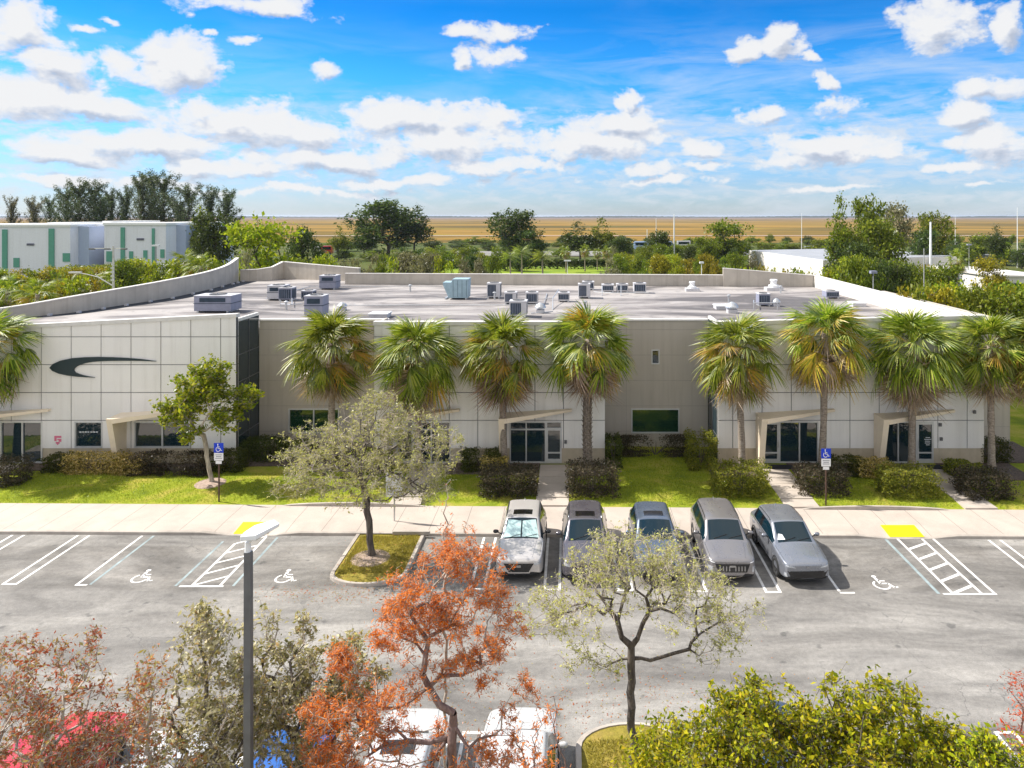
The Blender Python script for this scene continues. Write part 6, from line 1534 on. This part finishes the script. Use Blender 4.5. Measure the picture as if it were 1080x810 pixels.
for (a, b, Y, yt, yb) in ((14, 20, 149.8, 272, 282), (66, 73.5, 149.8, 267, 276), (104, 109, 157.8, 265, 277), (112, 118, 152.3, 265, 276), (136, 140, 152.3, 265, 273), (151, 155, 152.3, 264, 273), (169, 173, 152.3, 263, 272), (186, 190, 160.8, 259, 272), (202, 206.5, 160.8, 258, 270), (78, 84, 157.8, 267, 276)):
    m = MB(); m.box(wx(a, Y), wx(b, Y), Y, Y + .15, gz(yb, Y), gz(yt, Y)); o = m.build('window', 'warehouse_green', W_)
for (a, Y, y) in ((28, 149.8, 259), (144, 152.3, 253.5), (203, 160.8, 250)):
    m = MB()
    for k in range(6): m.box(wx(a, Y) + k * .26, wx(a, Y) + k * .26 + .19, Y, Y + .15, gz(y, Y), gz(y, Y) + .45)
    m.build('lettering', 'sign_ink', W_)
for (a, b, Y, yt) in ((50, 73, 158, 234.5), (108, 131, 160, 233), (-10, 48, 160, 236)):
    m = MB(); m.box(wx(a, Y), wx(b, Y), Y, Y + 14, 8, gz(yt, Y)); m.build('roof_bulkhead', 'warehouse_roof', W_)
# white roofed and grey roofed buildings past the side
def lowbuilding(name, pts_front, depth, z0, z1, label, roofmat='grey_roof', wallmat='parapet_white', win=0):
    (a, Ya), (b, Yb) = pts_front; e = empty(name, (0, 0, 0), label, 'building')
    xa, xb = gx(a, Ya), gx(b, Yb); m = MB()
    m.prism([(xa, Ya), (xb, Yb), (xb, Yb + depth), (xa, Ya + depth)], 0, [z0, z1, z1, z0]); m.build('wall', wallmat, e)
    m = MB(); m.prism([(xa - .3, Ya - .3), (xb + .3, Yb - .3), (xb + .3, Yb + depth), (xa - .3, Ya + depth)], [z0 + .004, z1 + .004, z1 + .004, z0 + .004], [z0 + .3, z1 + .3, z1 + .3, z0 + .3]); m.build('roof', roofmat, e)
    for k in range(win):
        t = (k + .5) / win; x = xa + (xb - xa) * t; y = Ya + (Yb - Ya) * t
        m = MB(); m.box(x - 1.3, x + 1.3, y - .12, y + .2, .6, 2.6); m.build('window', 'window_glass', e)
    return e
# a building whose long white wall faces the sun
e = empty('white_walled_building', (0, 0, 0), 'low building with a long sunlit white wall and grey roof behind the bushes', 'building')
A0 = (gx(790, 190), 190.0); A1 = (gx(868, 140), 140.0); m = MB()
m.prism([A0, A1, (A1[0] + 34, A1[1] + 14), (A0[0] + 34, A0[1] + 14)], 0, [gz(264, 190), gz(274.5, 140), 5.0, 4.4]); m.build('wall', 'parapet_white', e)
m = MB(); m.prism([(A0[0] + .5, A0[1] + .5), (A1[0] + .5, A1[1] + .5), (A1[0] + 33, A1[1] + 14), (A0[0] + 33, A0[1] + 14)], [gz(264, 190) - .2, gz(274.5, 140) - .2, 4.8, 4.2], [gz(264, 190) + .02, gz(274.5, 140) + .02, 5.2, 4.6]); m.build('roof', 'grey_roof', e)
lowbuilding('grey_roofed_building', ((925, 215), (1110, 215)), 20, 1.8, 1.8, 'very long low building with a grey band of roof beyond the white flat roof', 'grey_roof', 'grey_roof')
e = lowbuilding('white_roofed_building', ((968, 150), (1042, 150)), 18, 2.2, 2.2, 'low building with a pale flat roof and white bays in front of the grey band', 'white_roof', 'parapet_white', 5)
lowbuilding('white_roofed_building', ((1048, 120), (1110, 118)), 22, 3.6, 3.6, 'bright white flat roof at the edge behind the green belt', 'white_roof', 'parapet_white', 3)
# poles
def pole(pxx, ytop, ybot, Y, r, label, mat='grey_pole', lamp=None, name='light_pole', cat='pole'):
    z1 = gz(ytop, Y); e = empty(name, (gx(pxx, Y), Y, 0), label, cat, 'distant light poles' if name == 'light_pole' else None)
    m = MB(); m.tube([(0, 0, 0), (0, 0, z1 * .5), (0, 0, z1)], [r, r * .85, r * .6], 8); m.build('pole', mat, e)
    if lamp: m = MB(); m.box(-lamp, lamp, -.25, .25, z1 - .12, z1 + .12); m.build('lamp_head', 'hvac_grey' if mat == 'grey_pole' else 'white_plastic', e)
    return e
pole(711, 226, 280, 190, .22, 'tallest white pole beside the compact dark tree', 'white_plastic')
pole(692, 230, 270, 210, .10, 'thin white pole just before the tallest white one', 'white_plastic')
pole(682.5, 242, 276, 190, .12, 'short white pole beside the blue parked bus', 'white_plastic')
pole(845.5, 225, 262, 240, .12, 'thin white pole rising over the white sloping wall', 'white_plastic')
pole(981.5, 234, 282, 150, .30, 'thick pale pole in front of the dark tree by the grey band', 'white_plastic')
pole(974.5, 262, 320, 70, .07, 'slim pale pole rising from the near green belt', 'grey_pole')
pole(1007.5, 227, 262, 230, .09, 'thin pale pole far beyond the long grey roof', 'white_plastic')
pole(1073, 219, 262, 190, .12, 'white pole near the edge beyond the white flat roof', 'white_plastic')
pole(1022, 258, 285, 130, .06, 'small lamp post before the pale flat roof', 'grey_pole', .35)
pole(740, 277, 300, 100, .08, 'small pale lamp post just behind the rear parapet', 'white_plastic', .28)
pole(598.5, 275, 290, 140, .07, 'small lamp post on the mown green', 'white_plastic', .7)
pole(164.5, 259, 285, 120, .10, 'dark lamp post with flat head before the warehouse', 'dark_pole', .6)
pole(921, 287, 320, 66, .07, 'little lamp post poking from the belt past the side parapet', 'grey_pole', .28)
e = pole(119.5, 259.5, 320, 62, .13, 'concrete utility pole with twin crossarm lamps outside the curved parapet', 'grey_pole', None, 'utility_pole', 'pole')
z1 = gz(262, 62)
m = MB(); m.tube([(-1.95, 0, z1), (1.15, 0, z1)], .035, 6); m.build('crossarm', 'grey_pole', e)
for x in (-1.75, -.4, 1.05): m = MB(); m.box(x - .32, x + .12, -.12, .12, z1 - .12, z1 + .02); m.build('lamp_head', 'dark_pole', e)
zz = gz(301, 62); m = MB(); m.tube([(-.1, 0, zz), (-1.3, -.1, zz + .75), (-2.3, -.15, zz + 1.0), (-3.5, -.2, zz + 1.15)], [.05, .045, .04, .03], 6); m.box(-3.7, -2.7, -.32, -.02, zz + 1.08, zz + 1.2); m.build('lamp_arm', 'hvac_light', e)
for k in range(4): m = MB(); m.box(-.14, .14, -.16, -.12, zz + .4 + k * .35, zz + .55 + k * .35); m.build('pole_bracket', 'galvanised', e)
# distant vehicles
def vehicle(pxx, yb, Y, L, Hh, mat, label, name='parked_van', z=0.0):
    e = empty(name, (gx(pxx, Y), Y, z), label, 'van' if 'van' in name else 'bus', 'far vehicles'); a = L / 2
    m = MB(); m.prism([(-a, -.95), (a, -.95), (a, .95), (-a, .95)], .35, [Hh * .96, Hh, Hh, Hh * .96]); m.build('body', mat, e, bevel=.12)
    m = MB(); m.box(-a * .8, a * .8, -.97, -.94, Hh * .55, Hh * .85); m.build('side_window', 'car_glass', e)
    for sx in (-.62, .62): m = MB(); m.tube([(a * sx, -1.0, .38), (a * sx, -.7, .38)], .38, 14); m.build('wheel', 'tyre', e)
plain('bus_blue', (0.30, 0.42, 0.62), .5)
vehicle(676, 270, 262, 5.2, 3.4, 'bus_blue', 'pale blue bus parked beside the marsh road', 'parked_bus', z=1.2)
vehicle(703, 270, 265, 4.2, 3.0, 'bus_blue', 'blue-grey van parked under the tallest white pole', z=1.4)
vehicle(721, 268, 270, 5.0, 2.9, 'paint_white', 'white van just past the tallest white pole', z=1.6)
vehicle(857, 266, 250, 5.5, 2.8, 'paint_white', 'white van parked beyond the white sloping wall', z=.5)
vehicle(873, 268, 246, 4.6, 2.4, 'paint_white', 'smaller white van behind the end of the white sloping wall', z=.3)
vehicle(343, 262, 250, 7.5, 2.6, 'parapet_white', 'pale van parked near the red one', z=.6)
vehicle(345.5, 260, 240, 3.6, 3.0, 'paint_red', 'red van parked before the marsh at the dull green tree', z=.9)
m = MB(); m.box(-45, 70, 243, 274, -.5, .3); struct(m.build('far_road', 'asphalt'))

# ------------------------------------------------------------------ sky, sun, camera
SUN = Vector((-.95, .24, 1.06)).normalized()
EL = math.asin(SUN.z); AZ = math.atan2(SUN.x, SUN.y)
w = bpy.data.worlds.new('World'); bpy.context.scene.world = w; w.use_nodes = True
t = NT(w.node_tree); t.n.clear()
sky = t.add('ShaderNodeTexSky'); sky.sky_type = 'NISHITA'; sky.sun_disc = False; sky.sun_elevation = EL; sky.sun_rotation = AZ % (2 * math.pi)
sky.altitude = 0; sky.air_density = 1.0; sky.dust_density = 0.3; sky.ozone_density = 3.0
tc = t.add('ShaderNodeTexCoord').outputs['Generated']; sp = t.add('ShaderNodeSeparateXYZ'); t.link(tc, sp.inputs[0])
el = t.math('ARCSINE', sp.outputs[2]); az = t.math('ARCTAN2', sp.outputs[0], sp.outputs[1])
cb = t.add('ShaderNodeCombineXYZ'); t.link(az, cb.inputs[0]); t.link(el, cb.inputs[1])
# azure in view, pale at the horizon; unseen zenith warmed and brightened as added fill
hs = t.add('ShaderNodeHueSaturation'); t.link(sky.outputs[0], hs.inputs['Color']); hs.inputs['Saturation'].default_value = SKYSAT
e01 = t.math('DIVIDE', el, math.pi / 2, True)
tint = t.ramp(e01, [(0.0, (0.50, 0.60, 0.84)), (0.03, (.46, .62, .92)), (0.07, (0.34, .72, 1.06)), (0.12, (0.16, .70, 1.10)), (0.18, (.03, .52, .98)), (0.26, (.5, .85, 1.1)), (0.38, (1.6, 1.5, 1.35)), (1.0, (2.1, 1.85, 1.55))])
skyc = t.mix(1.0, hs.outputs[0], tint, 'MULTIPLY')
BL = [(12, 35, 48, 32), (60, 70, 60, 22), (192, 64, 58, 26), (165, 52, 30, 12), (20, 112, 62, 30), (132, 72, 45, 16), (268, 3, 58, 10), (346, 70, 18, 11), (500, 31, 30, 7), (540, 33, 22, 10), (488, 60, 13, 11), (520, 58, 26, 12), (90, 30, 12, 5), (115, 24, 8, 5), (268, 42, 26, 5), (215, 30, 10, 4),
      (100, 110, 60, 14), (265, 132, 110, 24), (215, 118, 45, 14), (150, 150, 110, 18), (60, 160, 80, 14), (330, 140, 50, 22), (450, 127, 92, 20), (470, 150, 80, 20), (345, 165, 90, 14), (230, 175, 90, 10), (395, 112, 12, 7), (540, 175, 60, 8), (420, 190, 90, 6), (100, 190, 120, 6),
      (657, 107, 10, 12), (650, 132, 50, 16), (630, 152, 70, 18), (600, 158, 40, 12), (690, 132, 28, 6), (738, 156, 26, 9), (730, 175, 30, 6), (675, 178, 30, 7), (555, 185, 14, 6),
      (785, 54, 18, 14), (822, 45, 26, 18), (855, 62, 8, 4), (804, 124, 20, 10), (872, 90, 12, 10), (880, 115, 32, 10), (868, 158, 62, 15), (835, 168, 34, 8), (945, 167, 26, 8), (905, 165, 60, 8),
      (988, 25, 46, 24), (1010, 10, 50, 14), (1068, 20, 18, 20), (1042, 92, 38, 13), (1018, 122, 28, 14), (1055, 148, 42, 20), (1010, 150, 18, 8), (1005, 178, 40, 4), (1035, 195, 20, 3), (690, 190, 60, 4), (880, 196, 50, 3), (300, 200, 120, 4)]
mask = None
wn = t.add('ShaderNodeTexNoise'); wn.inputs['Scale'].default_value = 10; wn.inputs['Detail'].default_value = 6; wn.inputs['Roughness'].default_value = .6; t.link(cb.outputs[0], wn.inputs['Vector'])
ws = t.add('ShaderNodeVectorMath'); ws.operation = 'SUBTRACT'; t.link(wn.outputs['Color'], ws.inputs[0]); ws.inputs[1].default_value = (.5, .5, .5)
wm = t.add('ShaderNodeVectorMath'); wm.operation = 'MULTIPLY_ADD'; t.link(ws.outputs[0], wm.inputs[0]); wm.inputs[1].default_value = (.09, .05, 0); t.link(cb.outputs[0], wm.inputs[2])
warp = wm.outputs[0]
def masks(vec):
    mask = None
    for (cx, cy, rx, ry) in BL:
        a = math.atan((cx - VX) / F); ca = math.cos(a); e0 = math.atan((HY - cy) / F * ca)
        ra = rx / F * ca * ca; re = ry / F * ca
        k_ = min(1.0, .55 + ry / 40)
        sc = t.add('ShaderNodeVectorMath'); sc.operation = 'MULTIPLY_ADD'; t.link(vec, sc.inputs[0]); sc.inputs[1].default_value = (k_ / ra, k_ / re, 0); sc.inputs[2].default_value = (-a * k_ / ra, -e0 * k_ / re, 0)
        ln = t.add('ShaderNodeVectorMath'); ln.operation = 'LENGTH'; t.link(sc.outputs[0], ln.inputs[0])
        if mask is None: mask = t.math('SUBTRACT', 1.25 * k_, ln.outputs['Value'])
        else: mask = t.math('MAXIMUM', mask, t.math('SUBTRACT', 1.25 * k_, ln.outputs['Value']))
    return mask
M1 = masks(warp)
def dens(off):
    a = t.add('ShaderNodeVectorMath'); a.operation = 'ADD'; t.link(cb.outputs[0], a.inputs[0]); a.inputs[1].default_value = off
    n1 = t.noise(t.mapping(a.outputs[0], (1, 1.5, 1)), 17, 8, .6, .25); n2 = t.noise(t.mapping(a.outputs[0], (1, 1.6, 1), (3, 1, 2)), 75, 5, .6)
    return t.math('ADD', t.math('MULTIPLY', t.math('SUBTRACT', n1, .5), 2.4), t.math('MULTIPLY', t.math('SUBTRACT', n2, .5), .45))
d0 = dens((0, 0, 0)); d1 = dens((-.010, .014, 0))
D0 = t.math('ADD', M1, t.math('MULTIPLY', d0, 1.35)); 
cov = t.ramp(D0, [(0.02, (0, 0, 0)), (0.20, (.3,) * 3), (0.42, (.85,) * 3), (0.75, (1, 1, 1))], 'LINEAR')
# thickness grows towards the sun-far underside: grey there, white on the lit rim
wu = t.add('ShaderNodeVectorMath'); wu.operation = 'ADD'; t.link(warp, wu.inputs[0]); wu.inputs[1].default_value = (-.006, .013, 0)
M2 = masks(wu.outputs[0])
sh = t.math('ADD', t.math('MULTIPLY', t.math('SUBTRACT', d0, d1), 0.6), t.math('MULTIPLY', t.math('SUBTRACT', M1, M2), .75))
lit = t.ramp(t.math('ADD', sh, .60), [(0.15, (.56, .62, .74)), (0.42, (.80, .84, .92)), (0.60, (1.0, 1.0, 1.0))])
# thin veil of cirrus and the broken layer low down
str_ = t.noise(t.mapping(cb.outputs[0], (1.0, 5.5, 1), (0, 0, 0), (0, 0, R(-13))), 5.0, 7, .62, .6)
veilm = t.math('MULTIPLY', t.ramp(str_, [(0.42, (0, 0, 0)), (0.66, (1, 1, 1))]), t.ramp(e01, [(0.0, (.5,) * 3), (0.08, (.9,) * 3), (0.135, (.5,) * 3), (0.17, (.05,) * 3), (.3, (.25,) * 3)]))
veilm = t.math('MULTIPLY', veilm, t.ramp(t.math('ADD', t.math('MULTIPLY', az, .8), .5), [(0.0, (.35,) * 3), (0.45, (.5,) * 3), (.6, (1,) * 3)]))
low = t.noise(t.mapping(cb.outputs[0], (1, 3.2, 1)), 22, 7, .62, .4)
lowm = t.math('MULTIPLY', t.ramp(low, [(0.45, (0, 0, 0)), (0.62, (1, 1, 1))]), t.ramp(e01, [(0.0, (0,) * 3), (0.015, (.6,) * 3), (0.07, (.8,) * 3), (0.11, (.0,) * 3)]))
CL = CLOUD
c = t.mix(t.math('MULTIPLY', veilm, .8), skyc, (CL * .80, CL * .88, CL * .98))
c = t.mix(t.math('MULTIPLY', lowm, .85), c, (CL * .86, CL * .90, CL * .96))
litc = t.mix(1.0, lit, (CL, CL * 1.01, CL * 1.03), 'MULTIPLY')
c = t.mix(cov, c, litc)
# unseen bright cloud added overhead to whiten the ambient light
ov = t.noise(t.mapping(tc, (1, 1, 1)), 2.6, 6, .6)
ovm = t.math('MULTIPLY', t.ramp(ov, [(0.42, (0, 0, 0)), (0.56, (1, 1, 1))]), t.ramp(e01, [(0.23, (0, 0, 0)), (0.36, (.85, .85, .85))]))
c = t.mix(ovm, c, (CL * 1.2, CL * 1.12, CL * 1.0))
# unseen warm cloud added behind the camera to fill the shaded walls
back = t.ramp(t.math('ADD', t.math('MULTIPLY', sp.outputs[1], -.5), .5), [(0.52, (0, 0, 0)), (0.70, (.8, .8, .8))])
bkm = t.math('MULTIPLY', t.ramp(ov, [(0.36, (0, 0, 0)), (0.52, (1, 1, 1))]), back)
c = t.mix(bkm, c, (CL * 1.25, CL * 1.19, CL * 1.1))
bg = t.add('ShaderNodeBackground'); t.link(c, bg.inputs[0]); bg.inputs[1].default_value = SKYSTR
o = t.add('ShaderNodeOutputWorld'); t.link(bg.outputs[0], o.inputs[0])
w.cycles.sampling_method = 'MANUAL'; w.cycles.sample_map_resolution = 256
L = bpy.data.lights.new('sun', 'SUN'); L.energy = SUNSTR; L.angle = R(.55); L.color = (1.0, .95, .87)
so = bpy.data.objects.new('sun', L); C.objects.link(so); so.rotation_euler = SUN.to_track_quat('Z', 'Y').to_euler(); so.location = (0, 0, 60)
cam = bpy.data.cameras.new('camera'); co = bpy.data.objects.new('camera', cam); C.objects.link(co)
co.location = (0, 0, CAMH); co.rotation_euler = (R(90), 0, 0); cam.sensor_width = 36; cam.lens = F / 1080 * 36
cam.shift_x = (540 - VX) / 1080; cam.shift_y = -(405 - HY) / 1080
cam.clip_end = 80000; cam.clip_start = .1
m = MB(); m.box(-33000, 33000, -300, 33000, -1.3, 31.0); hz = m.build('haze', None); tag(hz, kind='stuff', label='thin pale haze over the far marsh')
hm = bpy.data.materials.new('haze'); hm.use_nodes = True; ht = NT(hm.node_tree); ht.n.clear()
pv = ht.add('ShaderNodeVolumePrincipled'); pv.inputs['Color'].default_value = (.80, .88, 1, 1); pv.inputs['Density'].default_value = HAZE; pv.inputs['Anisotropy'].default_value = .2
ho = ht.add('ShaderNodeOutputMaterial'); ht.link(pv.outputs[0], ho.inputs['Volume']); hz.data.materials.append(hm)
sc = bpy.context.scene; sc.camera = co
sc.view_settings.view_transform = 'Standard'; sc.view_settings.look = 'None'; sc.view_settings.exposure = EXPO; sc.view_settings.gamma = 1
sc.view_settings.use_curve_mapping = False
sc.cycles.max_bounces = 4; sc.cycles.diffuse_bounces = 2; sc.cycles.glossy_bounces = 2; sc.cycles.transmission_bounces = 3; sc.cycles.volume_bounces = 0; sc.cycles.transparent_max_bounces = 4
sc.cycles.use_denoising = True
